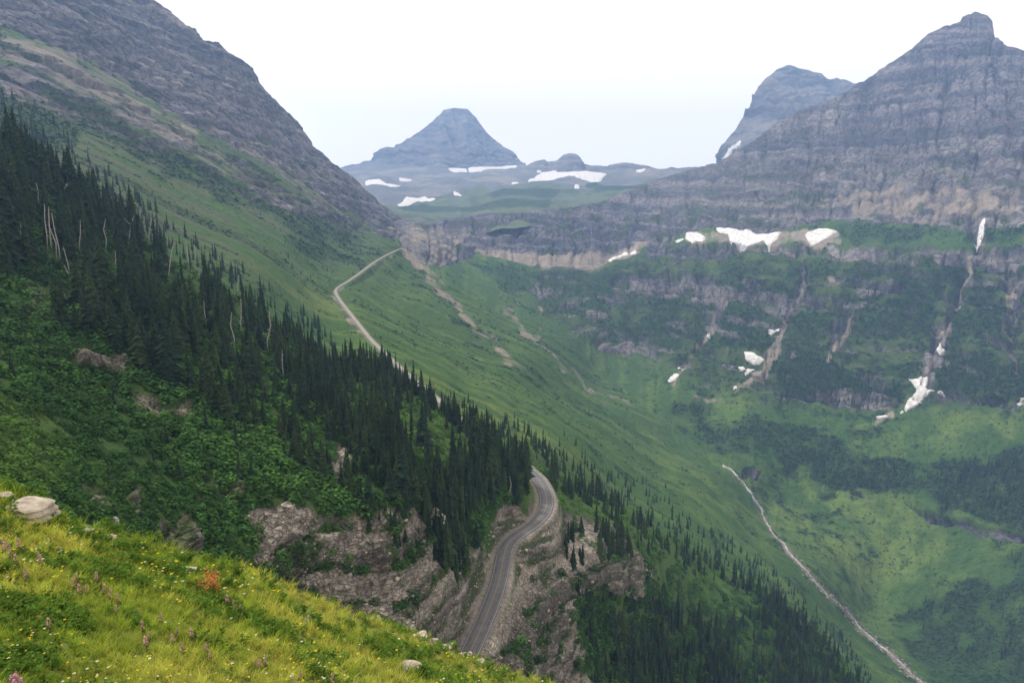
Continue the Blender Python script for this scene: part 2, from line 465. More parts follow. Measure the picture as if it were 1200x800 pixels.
# ledges that hold plants on the rock
ledge = sstep(.06, .34, fbm(PB[..., 0] / 16, PB[..., 1] / 16, PB[..., 2] / 4.5, 4, 45))
far_road = sstep(4.5, 12., rdB)
amp = (rockB * 3.4 + (1 - rockB) * 1.5) * sstep(5., 14., rdB)
rl = fbm(PB[..., 0] / 11, PB[..., 1] / 11, PB[..., 2] / 6, 5, 43, ridged=True)
st = PB[..., 2] + .5 * PB[..., 0] + 2.5 * fbm(PB[..., 0] / 30, PB[..., 1] / 30, 0, 2, 47)
strat = vnoise(st / 2.2, .5, 0, 51) + .6 * vnoise(st / .8, 2.5, 0, 52)
TH = 7.5
zt = PB[..., 2] + .5 * PB[..., 0] + 3.2 * fbm(PB[..., 0] / 22, PB[..., 1] / 22, 0, 3, 49)
kf = zt / TH; fr = kf - np.floor(kf)
terr = (np.floor(kf) + sstep(.38, 1, fr)) * TH - zt
bench = (1 - sstep(.30, .5, fr)) * rockB
ribs = fbm(PB[..., 0] / 5, PB[..., 1] / 5, PB[..., 2] / 22, 4, 53)
dB = amp * (rl * .8 * rockB + (1 - rockB) * fbm(PB[..., 0] / 22, PB[..., 1] / 22, 0, 4, 44) + rockB * (.55 * strat + 1.1 * ribs))
shB.P = PB + nB * dB[..., None]
shB.P[..., 2] += terr * .85 * rockB * far_road
ledge = np.maximum(ledge, bench * sstep(-.35, .1, nb))
tone = fbm(PB[..., 0] / 9, PB[..., 1] / 9, st / 5, 5, 61)
rockc = mixc(mixc(np.broadcast_to([.26, .235, .205], PB.shape).copy(), [.46, .42, .365], sstep(0, .6, tone)), [.10, .085, .075], sstep(.1, .6, -tone))
rockc = mixc(rockc, [.10, .088, .08], sstep(.15, .5, strat) * .8)
rockc = mixc(rockc, [.40, .35, .29], sstep(-.2, -.9, strat) * .5)
rockc = mixc(rockc, [.045, .07, .02], ledge * .85)
gn = fbm(PB[..., 0] / 12, PB[..., 1] / 12, 0, 4, 62)
greenc = mixc(np.broadcast_to([.035, .07, .017], PB.shape).copy(), [.06, .10, .022], sstep(-.1, .5, gn))
BRIGHT_B = mask([[(440, 440), (480, 470), (540, 505), (600, 545), (560, 560), (510, 540), (470, 540), (450, 500)], [(640, 550), (700, 580), (800, 640), (880, 690), (830, 690), (750, 640), (690, 610), (640, 590)],
                 [(0, 470), (90, 540), (60, 575), (-200, 560), (-200, 400)]], 10)
greenc = mixc(greenc, [.06, .115, .022], samp(BRIGHT_B, XB + wx, YB + wy) * .8)
colB = mixc(greenc, [1, 1, 1], np.zeros(rockB.shape)) * (1 - rockB[..., None]) + rockc * rockB[..., None]
# gravel verge by the road
verge = 1 - sstep(4.4, 6.6, rdB + 1.5 * nb)
colB = mixc(colB, [.25, .225, .20], verge)
mat_spur = vcol_mat('spur_rock_and_turf', bump=.9, bscale=.9, bdist=1.0, var=.35, var_scale=.8, crack=(.42, (1, 1, 2.4), .5, 1.0))
oB = tag(shB.build('hillside', mat_spur, colB, rock=rockB * (1 - verge)), kind='structure')

# ---- C: the valley, from the near slope round the headwall to the ridges on both sides
C_D = tps([(-260, 160, 640), (-260, 0, 1000), (-150, 50, 1050), (-150, -60, 1450), (-150, -200, 1900),
           (0, 205, 560), (0, 160, 720), (0, 100, 1000), (0, 50, 1280), (0, -20, 1500), (0, -130, 1900),
           (100, 255, 520), (100, 190, 800), (100, 140, 1080), (100, 90, 1350), (100, 20, 1650), (100, -60, 2000),
           (200, 318, 520), (200, 240, 850), (200, 180, 1180), (200, 130, 1500), (200, 70, 1850), (200, 13, 2150),
           (300, 375, 510), (300, 320, 720), (300, 270, 1000), (300, 210, 1450), (300, 150, 1900), (300, 85, 2300),
           (400, 440, 510), (400, 385, 760), (400, 300, 1350), (400, 250, 1800), (400, 197, 2500), (350, 340, 830),
           (430, 393, 730), (420, 380, 780), (408, 365, 850), (398, 352, 930), (392, 342, 990), (408, 330, 1090), (425, 318, 1240), (440, 306, 1420), (455, 298, 1570), (465, 293, 1700),
           (450, 350, 1150), (470, 320, 1520), (500, 400, 960), (500, 350, 1330), (500, 315, 1700), (470, 262, 2500), (430, 270, 1900), (450, 280, 1800), (480, 290, 1950),
           (450, 416, 650), (465, 430, 585), (500, 460, 505), (540, 492, 445), (570, 516, 415), (560, 540, 395), (600, 548, 400), (500, 500, 450), (440, 470, 450),
           (500, 280, 2300), (550, 290, 2420), (600, 305, 2430), (550, 320, 2100), (550, 360, 1500), (550, 400, 1150), (550, 450, 780),
           (600, 480, 740), (600, 430, 1060), (600, 400, 1400), (600, 350, 1980), (640, 520, 600),
           (650, 305, 2480), (700, 310, 2450), (750, 298, 2420), (500, 262, 2700), (600, 248, 2850), (700, 236, 2950), (770, 210, 3300),
           (700, 590, 600), (700, 500, 1080), (700, 450, 1650), (700, 400, 1950), (700, 350, 2200),
           (800, 640, 660), (800, 570, 1060), (800, 518, 1500), (800, 470, 1700), (800, 420, 1850), (800, 360, 2050), (800, 320, 2200), (800, 285, 2380), (800, 250, 2700), (800, 200, 3300),
           (900, 710, 700), (895, 605, 1310), (900, 540, 1480), (900, 480, 1600), (900, 440, 1690), (900, 400, 1780), (900, 340, 1940), (900, 300, 2040), (900, 280, 2180), (900, 230, 2500), (900, 150, 3000),
           (960, 760, 740), (1000, 735, 1060), (1000, 650, 1260), (1000, 560, 1410), (1000, 500, 1510), (1000, 470, 1570), (1000, 400, 1690), (1000, 340, 1810), (1000, 300, 1880), (1000, 275, 2060), (1000, 200, 2400), (1000, 100, 2950),
           (1040, 830, 700), (1080, 800, 920), (1100, 700, 1120), (1100, 600, 1280), (1100, 500, 1420), (1100, 440, 1510), (1100, 340, 1690), (1100, 290, 1760), (1100, 260, 1900), (1100, 150, 2300), (1100, 50, 2750), (1145, 13, 2850),
           (1200, 750, 930), (1200, 650, 1080), (1200, 550, 1200), (1200, 450, 1330), (1200, 350, 1510), (1200, 290, 1620), (1200, 200, 1900), (1200, 100, 2330), (1200, 58, 2650),
           (1400, 900, 700), (1400, 600, 950), (1400, 450, 1120), (1400, 300, 1400), (1400, 200, 1700), (1400, 110, 2200), (1200, 900, 720)], lam=3e-4)
_bc = curve(B_CREST)
c_bot = lambda x: np.where(x < 1060, _bc(x) + 34, np.minimum(884 + (x - 1060) * .2, 930))
shC = Sheet(np.arange(-250, 1450, S_), c_bot, curve(C_TOP), C_D, 640, back=(.004, .012, .03, .07, .15), bslope=.9)
rdC = flatten_road(shC, 4.0, 6.)
nC = shC.normals(); PC = shC.P.copy(); XC, YC = shC.PX, shC.PY
aC = contour(PC); zC = PC[..., 2]
wx = fbm(XC / 16., YC / 16., 0, 4, 71) * 12; wy = fbm(XC / 16., YC / 16., 5., 4, 72) * 7
XW, YW = XC + wx, YC + wy
ROCK_C = [[(-200, -320), (1440, -320), (1440, 262), (1200, 262), (1140, 268), (1060, 262), (960, 262), (900, 275), (840, 262), (780, 282), (745, 296), (700, 310), (640, 310), (560, 300), (520, 312),
           (480, 300), (440, 266), (400, 242), (300, 188), (200, 135), (110, 78), (0, 30), (-200, -20)],
          ([(755, 287), (1200, 291), (1440, 290), (1440, 310), (1200, 312), (990, 304), (900, 300), (760, 300)], 1),
          ([(-200, -10), (0, 42), (110, 90), (200, 146), (300, 198), (400, 250), (450, 274), (400, 272), (300, 238), (200, 190), (110, 140), (0, 100), (-200, 60)], .62),
          ([(715, 322), (800, 316), (880, 338), (965, 345), (965, 358), (860, 356), (720, 344)], .9), ([(995, 326), (1065, 332), (1060, 346), (1000, 340)], .9), ([(690, 340), (745, 345), (740, 352), (690, 350)], .9),
          ([(620, 335), (665, 330), (660, 352), (625, 350)], .7), ([(690, 392), (740, 402), (745, 416), (715, 412), (690, 402)], .8),
          ([(1020, 455), (1062, 468), (1060, 482), (1000, 482), (912, 466), (915, 460)], .9), ([(1095, 454), (1200, 470), (1440, 480), (1440, 492), (1150, 476), (1100, 466)], .95),
          ([(1065, 592), (1130, 610), (1205, 632), (1440, 680), (1440, 692), (1200, 641), (1120, 619), (1068, 602)], .85), ([(955, 570), (1040, 588), (1040, 594), (955, 576)], .7),
          ([(860, 545), (892, 548), (895, 562), (870, 565)], .95), ([(970, 405), (1010, 412), (1000, 420), (965, 414)], .5), ([(960, 380), (1060, 396), (1150, 402), (1200, 402), (1200, 410), (1050, 404), (960, 390)], .6),
          ([(940, 350), (1000, 350), (990, 400), (950, 395)], .45), ([(1170, 320), (1200, 320), (1200, 350), (1170, 345)], .5),
          (strip([(1160, 230), (1150, 262), (1142, 300), (1128, 335), (1112, 370), (1098, 405), (1090, 440), (1078, 470)], [16, 18, 14, 14, 18, 20, 16, 14]), 1),
          (strip([(1200, 320), (1188, 370), (1178, 410), (1200, 445)], 9), .9), (strip([(945, 310), (930, 350), (915, 385), (905, 420), (890, 445)], [10, 9, 8, 14, 10]), .8),
          (strip([(862, 330), (845, 360), (832, 385), (810, 420), (785, 450)], [6, 7, 12, 9, 12]), .8), (strip([(1010, 360), (985, 400), (975, 420)], 10), .6),
          (strip([(636, 340), (634, 395), (628, 412)], 4), .6), ([(110, 110), (190, 150), (240, 190), (235, 200), (150, 168), (60, 130), (0, 118), (0, 90)], .62), ([(-200, 40), (0, 60), (110, 110), (200, 165), (300, 215), (400, 256), (440, 272), (400, 268), (300, 240), (180, 190), (80, 140), (0, 105), (-200, 80)], .45)]
mR = samp(mask(ROCK_C, 3), XW, YW)
SCREE_C = [([(455, 262), (545, 268), (538, 300), (515, 314), (475, 298)], .5), ([(560, 288), (640, 296), (700, 297), (745, 288), (770, 278), (745, 300), (700, 314), (640, 311), (570, 302)], 1),
           ([(-200, -30), (0, 28), (110, 76), (200, 133), (300, 186), (400, 240), (450, 268), (400, 256), (300, 222), (200, 175), (110, 118), (0, 62), (-200, 20)], .50), ([(40, 55), (70, 62), (112, 92), (135, 125), (100, 112), (60, 85)], .7), (strip([(200, 212), (245, 222), (292, 236)], [4, 8, 4]), .6),
           (strip([(468, 295), (500, 320), (545, 372), (590, 420), (640, 450)], [10, 14, 12, 8, 4]), .6), (strip([(588, 350), (612, 390), (662, 430), (700, 462), (740, 480)], [5, 6, 7, 8, 4]), .7),
           (strip([(634, 340), (632, 400)], 3), .8), ([(800, 272), (990, 272), (990, 290), (800, 288)], .8), (strip([(1050, 482), (1030, 496), (1000, 505)], [10, 8, 3]), .9),
           (strip([(905, 420), (880, 450), (840, 468), (790, 475)], [12, 8, 6, 3]), .7), (strip([(1180, 410), (1200, 450)], 6), .8), (strip([(1150, 290), (1110, 372), (1095, 420)], 6), .7),
           ([(950, 425), (990, 440), (985, 448), (950, 432)], .4), (strip([(775, 500), (795, 520)], 2), .8), ([(970, 220), (1100, 215), (1190, 235), (1190, 255), (1000, 250)], .55), ([(1010, 60), (1080, 60), (1060, 75)], .4),
           ([(988, 258), (1060, 200), (1130, 185), (1200, 200), (1200, 255), (1120, 262)], .35)]
mS = samp(mask(SCREE_C, 3), XW, YW)
mS = np.maximum(mS, samp(mask([strip([(1160, 235), (1150, 262), (1142, 300), (1128, 335), (1112, 370), (1098, 405), (1088, 440)], [4, 5, 5, 5, 7, 8, 5]), strip([(945, 300), (930, 350), (912, 390), (902, 420), (880, 450), (845, 470)], [4, 4, 5, 9, 6, 3]), strip([(862, 310), (845, 360), (832, 385), (810, 420), (785, 450)], [3, 4, 7, 6, 6]), strip([(1010, 350), (985, 395), (972, 425)], [5, 5, 9]), strip([(1195, 320), (1182, 370), (1176, 410), (1200, 440)], 5), ([(968, 320), (995, 316), (985, 345), (970, 345)], .6)], 2) * .72, XW, YW))
mS = np.maximum(mS, samp(mask([strip([(388, 345), (398, 358), (412, 378), (430, 398), (442, 408)], [4, 5, 6.5, 6.5, 4]), strip([(392, 344), (425, 322), (460, 299), (470, 294)], 2)], 1), XC + wx * .2, YC + wy * .2))
DARK_C = [([(530, 302), (640, 312), (760, 320), (880, 360), (900, 400), (820, 400), (700, 385), (600, 345)], .75), ([(905, 432), (950, 405), (990, 425), (1062, 455), (1050, 470), (985, 474), (908, 460)], 1),
          ([(1098, 420), (1140, 408), (1200, 430), (1440, 440), (1440, 480), (1180, 466), (1106, 452)], .95), ([(700, 290), (800, 288), (800, 296), (700, 310)], .3),
          ([(980, 262), (1200, 262), (1200, 286), (980, 286)], .8), ([(950, 530), (1100, 540), (1200, 520), (1440, 520), (1440, 660), (1200, 625), (1080, 590), (960, 568)], .75),
          ([(1040, 730), (1110, 690), (1200, 640), (1440, 680), (1440, 900), (1130, 860)], .7), ([(860, 375), (905, 385), (925, 405), (900, 420), (850, 398)], .9),
          ([(800, 312), (1000, 306), (1060, 318), (940, 330), (860, 326)], .6), ([(1060, 310), (1130, 312), (1120, 340), (1060, 330)], .8), ([(1000, 345), (1100, 350), (1095, 400), (1000, 396)], .75),
          ([(1120, 355), (1180, 360), (1175, 400), (1110, 398)], .85), ([(790, 455), (850, 480), (900, 520), (860, 540), (780, 500)], .6), ([(860, 480), (960, 500), (1000, 520), (960, 560), (900, 540)], .7),
          ([(700, 360), (800, 370), (850, 400), (820, 430), (740, 410)], .7), ([(330, 260), (450, 290), (470, 292), (400, 325), (330, 300)], .6), (strip([(480, 310), (560, 400), (640, 455), (700, 490)], [14, 26, 20, 8]), .6),
          ([(0, 60), (110, 120), (200, 180), (330, 235), (440, 280), (420, 285), (300, 250), (180, 205), (80, 150), (0, 120)], .75), ([(920, 610), (980, 620), (1000, 680), (960, 680)], .4),
          ([(-200, 30), (0, 80), (80, 130), (100, 180), (0, 150), (-200, 90)], .8), ([(560, 250), (640, 247), (620, 258), (500, 262)], .8)]
mD = samp(mask(DARK_C, 6), XW, YW)
BRIGHT_C = [([(440, 410), (560, 450), (640, 500), (720, 560), (640, 530), (540, 480)], .8), ([(880, 600), (960, 555), (1050, 590), (1130, 630), (1060, 680), (1000, 700), (950, 640)], .9),
            ([(940, 405), (1000, 428), (1050, 450), (1060, 465), (985, 430)], .9), ([(1085, 485), (1140, 480), (1200, 500), (1200, 520), (1090, 510)], .8), ([(640, 440), (780, 500), (860, 560), (880, 620), (800, 560), (700, 500)], .5),
            ([(820, 410), (905, 400), (900, 440), (880, 480), (820, 470)], .5), ([(350, 320), (400, 350), (430, 400), (380, 370), (330, 340)], .7), ([(110, 150), (200, 200), (300, 250), (290, 262), (180, 222), (110, 170)], .5),
            ([(280, 200), (380, 245), (440, 275), (370, 250)], .5), ([(900, 500), (1000, 520), (960, 540), (900, 520)], .6)]
mG = samp(mask(BRIGHT_C, 8), XW, YW)
n0 = fbm(PC[..., 0] / 90, PC[..., 1] / 90, zC / 90, 5, 81)
mMain = samp(mask([ROCK_C[0]], 3), XW, YW)
aC0 = contour(PC)
nst = fbm(aC0 / 55, (zC + .05 * aC0) / 9, 0, 5, 80)
lowwall = samp(mask([[(640, 300), (1440, 290), (1440, 480), (1100, 470), (900, 470), (800, 440), (700, 400), (620, 350)]], 12), XC, YC)
rockC = np.maximum(sstep(.35, .65, mMain + .30 * n0), sstep(.42, .66, mR * .95 + .25 * n0 + .55 * nst + .10 * lowwall))
rockC = np.maximum(rockC, sstep(.12, .36, nst + .40 * n0) * lowwall * .85)
upper = sstep(.7, 1.0, samp(mask([ROCK_C[0]], 4), XC, YC))
# gullies running down the walls and horizontal beds
wob = 14 * fbm(PC[..., 0] / 120, PC[..., 1] / 120, zC / 120, 3, 82)
gul = fbm((aC + wob) / 75, zC / 420, 0, 5, 83, ridged=True)
gul2 = fbm((aC + wob) / 22, zC / 130, 7, 4, 84, ridged=True)
zs = zC + .05 * aC + 9 * fbm(aC / 300, zC / 300, 0, 2, 85)
bed = vnoise(zs / 17, .5, 0, 86) + .7 * vnoise(zs / 7, 4.5, aC / 900, 87)
bedt = sstep(-.12, .12, vnoise(zs / 9, 2.5, aC / 1500, 186)) - .5 + .6 * (sstep(-.1, .1, vnoise(zs / 23, 7.5, aC / 2500, 187)) - .5)
TC = 34.
kc_ = (zs + 7 * fbm(aC / 90, zC / 90, 0, 3, 188)) / TC; frc = kc_ - np.floor(kc_)
terrC = ((np.floor(kc_) + sstep(.4, 1, frc)) - kc_) * TC
rough = fbm(PC[..., 0] / 28, PC[..., 1] / 28, zC / 16, 5, 88)
topfade = 1 - sstep(.985, 1., shC.sv)[:, None] * .6
amp = sstep(600, 1500, shC.T) * topfade * sstep(7, 20, rdC)
dC = amp * (rockC * (-34 * np.clip(gul, 0, 1) ** 2 + 10 * gul - 20 * np.clip(gul2, 0, 1) ** 2 + 5.5 * bed + 8 * rough) + (1 - rockC) * (7 * gul + 5 * fbm(PC[..., 0] / 60, PC[..., 1] / 60, zC / 60, 4, 90)))
dC += (1 - amp) * (1 - rockC) * 1.2 * fbm(PC[..., 0] / 20, PC[..., 1] / 20, 0, 4, 91) * sstep(7, 20, rdC)
shC.P = PC + nC * dC[..., None]
shC.P[..., 2] += terrC * amp * (.55 * rockC * sstep(560, 640, XC) + .45 * lowwall + .15 * rockC) * (1 - np.clip(mS * 1.3, 0, 1)) * (1 - .8 * sstep(.97, 1, shC.sv)[:, None])
tone = fbm(aC / 60, zs / 14, 0, 5, 92)
rk = mixc(np.broadcast_to([.145, .135, .145], PC.shape).copy(), [.22, .205, .20], sstep(0, .55, tone))
rk = mixc(rk, [.055, .055, .068], sstep(0, .4, -tone) * .9)
rk = mixc(rk, [.07, .065, .072], sstep(.25, .75, np.maximum(gul, gul2 * .9)) * .6)  # gully creases painted darker: shade put into the rock colour
rk = mixc(rk, [.30, .265, .235], np.clip(bedt, 0, 1) * .42)
rk = mixc(rk, [.065, .065, .082], np.clip(-bedt, 0, 1) * .65)
mauve = sstep(-.3, .4, fbm(aC / 400, zC / 150, 3, 3, 93))
rk = rk * (1 - mauve[..., None] * (1 - np.array([.90, .90, 1.0])))
# plants on the ledges of the rock walls
lv = fbm(aC / 45, zs / 16, 0, 5, 94)
low = 1 - sstep(0, 420, zC - np.where(aC > 900 * 1.2, -60, 40))
rk = mixc(rk, [.055, .075, .035], sstep(.12, .42, lv) * (.25 + .75 * low))
sc_n = fbm(aC / 14, zC / 140, 0, 4, 95)
scree = mixc(np.broadcast_to([.27, .225, .185], PC.shape).copy(), [.20, .17, .14], sstep(-.2, .4, sc_n))
gn = fbm(PC[..., 0] / 70, PC[..., 1] / 70, zC / 70, 5, 96)
streak = fbm((aC + wob * .5) / 30, zC / 330, 0, 5, 97)
fl_ = sstep(430, 520, YC) * sstep(700, 850, XC)
streak = streak * (1 - fl_) + fl_ * fbm(PC[..., 0] / 55, PC[..., 1] / 55, zC / 55, 4, 197) * .8
gr = mixc(np.broadcast_to([.046, .098, .020], PC.shape).copy(), [.088, .150, .030], sstep(-.15, .35, .6 * gn + 1.0 * streak))
gr = mixc(gr, [.135, .190, .040], mG * sstep(-.4, .3, gn + streak) * .85)
dk = sstep(.35, .75, mD + .45 * fbm(PC[..., 0] / 35, PC[..., 1] / 35, zC / 35, 4, 98) + .55 * streak)
dk2 = sstep(.22, .5, fbm(PC[..., 0] / 24, PC[..., 1] / 24, zC / 24, 4, 99) + .3 * fbm(PC[..., 0] / 160, PC[..., 1] / 160, 0, 2, 100))
dk = np.maximum(dk, dk2 * .8)
dk = np.maximum(dk, lowwall * sstep(-.22, .08, fbm(PC[..., 0] / 48, PC[..., 1] / 48, zC / 30, 5, 198)) * .95 * (1 - .6 * mG))
dk = np.maximum(dk, sstep(.16, .42, streak + .35 * gn) * .75 * (1 - mG * .6))
alp = sstep(400, 230, YC) * sstep(520, 400, XC)
gr = gr * .94
gr = mixc(gr, [.060, .080, .030], lowwall * .7)
gr = mixc(gr, [.078, .086, .055], alp * sstep(-.6, .3, gn + streak) * .85)
gr = mixc(gr, [.020, .046, .015], dk * .88)
colC = gr * (1 - rockC[..., None]) + rk * rockC[..., None]
sm = sstep(.32, .72, mS + .30 * sc_n + .55 * fbm(PC[..., 0] / 45, PC[..., 1] / 45, zC / 45, 4, 104)) * sstep(.02, .3, mS)
# long plant streaks lie down the left talus
talusveg = sstep(-.12, .1, fbm((aC + wob) / 26, zC / 500, 2, 4, 101)) * (XC < 450)
lt = sstep(460, 400, XC)
scree = mixc(scree, [.185, .165, .150], lt * .65)
sm = sm * (1 - .5 * lt * sstep(-.1, .3, fbm((aC + wob) / 55, zC / 160, 6, 4, 105)))
colC = mixc(colC, scree, sm * (1 - .85 * talusveg))
colC = mixc(colC, [.028, .048, .022], sm * talusveg * .5)
colC = mixc(colC, [.30, .26, .22], (1 - sstep(2.5, 5., rdC)) * .5)
mat_valley = vcol_mat('valley_rock_and_green', bump=.9, bscale=.09, bdist=7.0, var=.30, var_scale=.09, detail=8, crack=(.045, (1, 1, .55), .4, 6.0))
oC = tag(shC.build('valley_sides', mat_valley, colC, rock=rockC * (1 - sm)), kind='structure')
VEG_C = (1 - rockC) * (1 - sm)          # where plants may stand
DK_C = dk

# ---- D: the high basin beyond the headwall
D_TOP = [(380, 210), (400, 196), (437, 190), (448, 192), (613, 193), (630, 197), (700, 203), (740, 200), (767, 199), (800, 200), (860, 205), (920, 200)]
D_D = tps([(380, 280, 3000), (500, 280, 2900), (700, 262, 3050), (900, 240, 3300), (380, 210, 6000), (437, 190, 6300), (600, 193, 6300), (800, 200, 5200), (920, 200, 5000),
           (450, 235, 3900), (600, 235, 3700), (700, 222, 4200), (600, 212, 5000), (480, 210, 5300), (760, 212, 4300), (400, 230, 4600)], lam=3e-4)
shD = Sheet(np.arange(370, 925, .8), curve([(370, 280), (500, 282), (650, 265), (800, 235), (925, 225)]), curve(D_TOP), D_D, 170, back=(.01, .03, .1), bslope=.3)
nD = shD.normals(); PD = shD.P.copy(); XD, YD = shD.PX, shD.PY
rD = fbm(PD[..., 0] / 260, PD[..., 1] / 500, PD[..., 2] / 60, 5, 111)
shD.P = PD + np.array([0, 0, 1.])[None] * ((rD * 34 + 26 * fbm(PD[..., 0] / 700, PD[..., 1] / 500, 0, 4, 112, ridged=True)) * (1 - sstep(.96, 1, shD.sv))[:, None])[..., None]
wxd = fbm(XD / 20., YD / 6., 0, 4, 113)
basegreen = mask([[(380, 300), (900, 300), (900, 215), (760, 212), (700, 222), (640, 218), (560, 222), (500, 232), (460, 240), (430, 240)]], 4)
darkb = mask([[(470, 242), (520, 238), (600, 235), (645, 236), (640, 246), (560, 250), (470, 254)], [(590, 222), (660, 226), (650, 232), (560, 230)], [(690, 214), (760, 216), (770, 228), (700, 230)]], 2)
gD = sstep(.3, .7, samp(basegreen, XD + wxd * 14, YD + wxd * 6) + rD * .4)
cD = mixc(np.broadcast_to([.12, .125, .13], PD.shape).copy(), [.20, .185, .17], sstep(-.1, .4, fbm(XD / 40, YD / 4, 0, 4, 114)))
cD = mixc(cD, [.085, .115, .055], gD * .85)
cD = mixc(cD, [.035, .06, .03], sstep(.3, .7, samp(darkb, XD + wxd * 10, YD + wxd * 4) + rD * .3))
cD = mixc(cD, [.04, .065, .035], sstep(.15, .45, fbm(XD / 18, YD / 4, 0, 4, 115)) * gD * .7)
oD = tag(shD.build('high_basin', vcol_mat('basin_tundra', bump=.7, bscale=.03, bdist=20, var=.25, var_scale=.02), cD), kind='structure')

# ---- the far peaks
def peak(name, outline, base, t_base, t_ridge, px0, px1, step, rows, seed, label=None, tint=(1, 1, 1), cap=None, gscale=120, amp=1.0, buttress=.5, back=(.01, .04, .1, .2)):
    oc = curve(outline); bc = curve(base)
    tb, tr = curve(t_base), curve(t_ridge)
    def D(px, py):
        s = np.clip((py - bc(px)) / (oc(px) - bc(px) - 1e-6), 0, 1)
        s2 = s ** 1.15
        return tb(px) * (1 - s2) + tr(px) * s2
    sh = Sheet(np.arange(px0, px1, step), bc, oc, D, rows, back=back, bslope=1.0)
    P = sh.P; n = sh.normals(); sv = sh.sv[:, None]
    a = P[..., 0] + .35 * P[..., 1]; z = P[..., 2]
    wob = 30 * fbm(P[..., 0] / 300, P[..., 1] / 300, z / 300, 3, seed)
    g = fbm((a + wob) / gscale, z / 700, 0, 5, seed + 1, ridged=True)
    zs = z + 14 * fbm(a / 500, 0, 0, 2, seed + 2)
    b = vnoise(zs / 36, .5, 0, seed + 3) + .6 * vnoise(zs / 14, 1.5, 0, seed + 4)
    r = fbm(a / 60, P[..., 1] / 60, z / 40, 4, seed + 5)
    f = 1 - .8 * sstep(.95, 1, sv)
    d = amp * f * (38 * g * buttress * 2 + 16 * b + 20 * r)
    sh.P = P + n * d[..., None]
    tone = fbm(a / 110, zs / 22, 0, 5, seed + 6)
    c = mixc(np.broadcast_to([.13, .125, .13], P.shape).copy(), [.20, .18, .165], sstep(0, .5, tone))
    c = mixc(c, [.055, .057, .07], sstep(0, .4, -tone) * .85)
    c = mixc(c, [.25, .225, .20], sstep(.15, .5, vnoise(zs / 24, 9.5, a / 2500, seed + 8)) * .55)
    c = mixc(c, [.10, .09, .09], sstep(.2, -.5, g) * .5) * np.array(tint)
    if cap is not None:
        c = mixc(c, cap, sstep(.25, .0, sv + .12 * fbm(a / 90, z / 90, 0, 3, seed + 7)) * .7)
    o = sh.build(name, vcol_mat(name + '_rock', bump=.8, bscale=.03, bdist=22, var=.2, var_scale=.03, detail=8), c)
    tag(o, kind='structure')
    return sh
REY = [(400, 197), (437, 188), (443, 178), (448, 174), (453, 172), (462, 173), (480, 162), (500, 148), (513, 137), (520, 129), (533, 127), (547, 128), (558, 138), (565, 148), (573, 158),
       (590, 172), (600, 177), (608, 187), (613, 194), (622, 203)]
shR = peak('central_peak', REY, [(400, 212), (437, 212), (613, 212), (622, 212)], [(400, 5900), (622, 5900)], [(400, 6300), (448, 6400), (533, 6900), (600, 6500), (622, 6200)], 402, 621, .6, 150, 200, cap=[.20, .175, .155])
SML = [(612, 200), (620, 193), (627, 189), (638, 187), (643, 191), (653, 188), (660, 182), (667, 180), (675, 181), (680, 185), (684, 194), (700, 195), (712, 196), (722, 192), (730, 190.5), (740, 191.5), (752, 195), (767, 199),
       (785, 198), (800, 198), (830, 197), (860, 199)]
shS = peak('distant_ridge', SML, [(612, 214), (860, 214)], [(612, 5100), (860, 4600)], [(612, 5900), (860, 5500)], 613, 858, .6, 70, 220, cap=[.20, .19, .14], amp=.6)
CLE = [(830, 203), (838, 196), (845, 187), (848, 175), (851, 165), (860, 154), (867, 143), (875, 130), (883, 117), (888, 106), (893, 97), (902, 89), (910, 82), (920, 78), (927, 77), (933, 80), (950, 84), (963, 86), (966, 90), (970, 93),
       (978, 95), (987, 93), (994, 96), (1000, 100), (1040, 112), (1100, 140)]
shK = peak('square_peak', CLE, [(830, 222), (900, 215), (1000, 190), (1100, 180)], [(830, 4100), (1100, 3900)], [(830, 4500), (930, 5100), (1100, 4800)], 832, 1098, .7, 170, 240, cap=[.25, .21, .18], gscale=90, buttress=.6)

# ================================================================== ROAD AND CREEK
def ribbon_mesh(name, C, half, mat, lift=0.0, offs=0.0, rows=None, jit=0, crown=0):
    d = np.gradient(C, axis=0); d[:, 2] = 0; d /= np.linalg.norm(d, axis=1)[:, None] + 1e-9
    n = np.stack([-d[:, 1], d[:, 0], 0 * d[:, 0]], 1)
    ks = np.linspace(-1, 1, 7)
    G = np.stack([C + n * (offs + half * k * (1 + jit * np.sin(np.arange(len(C)) * .7 + k * 3)))[:, None] if jit else C + n * (offs + half * k) for k in ks], 1)
    G[..., 2] += lift + crown * (1 - ks[None] ** 2)
    G2 = np.concatenate([G[:, :1] - [0, 0, .5], G, G[:, -1:] - [0, 0, .5]], 1)
    me = mesh_from(name, G2.reshape(-1, 3), grid_faces(*G2.shape[:2]), mat)
    return me

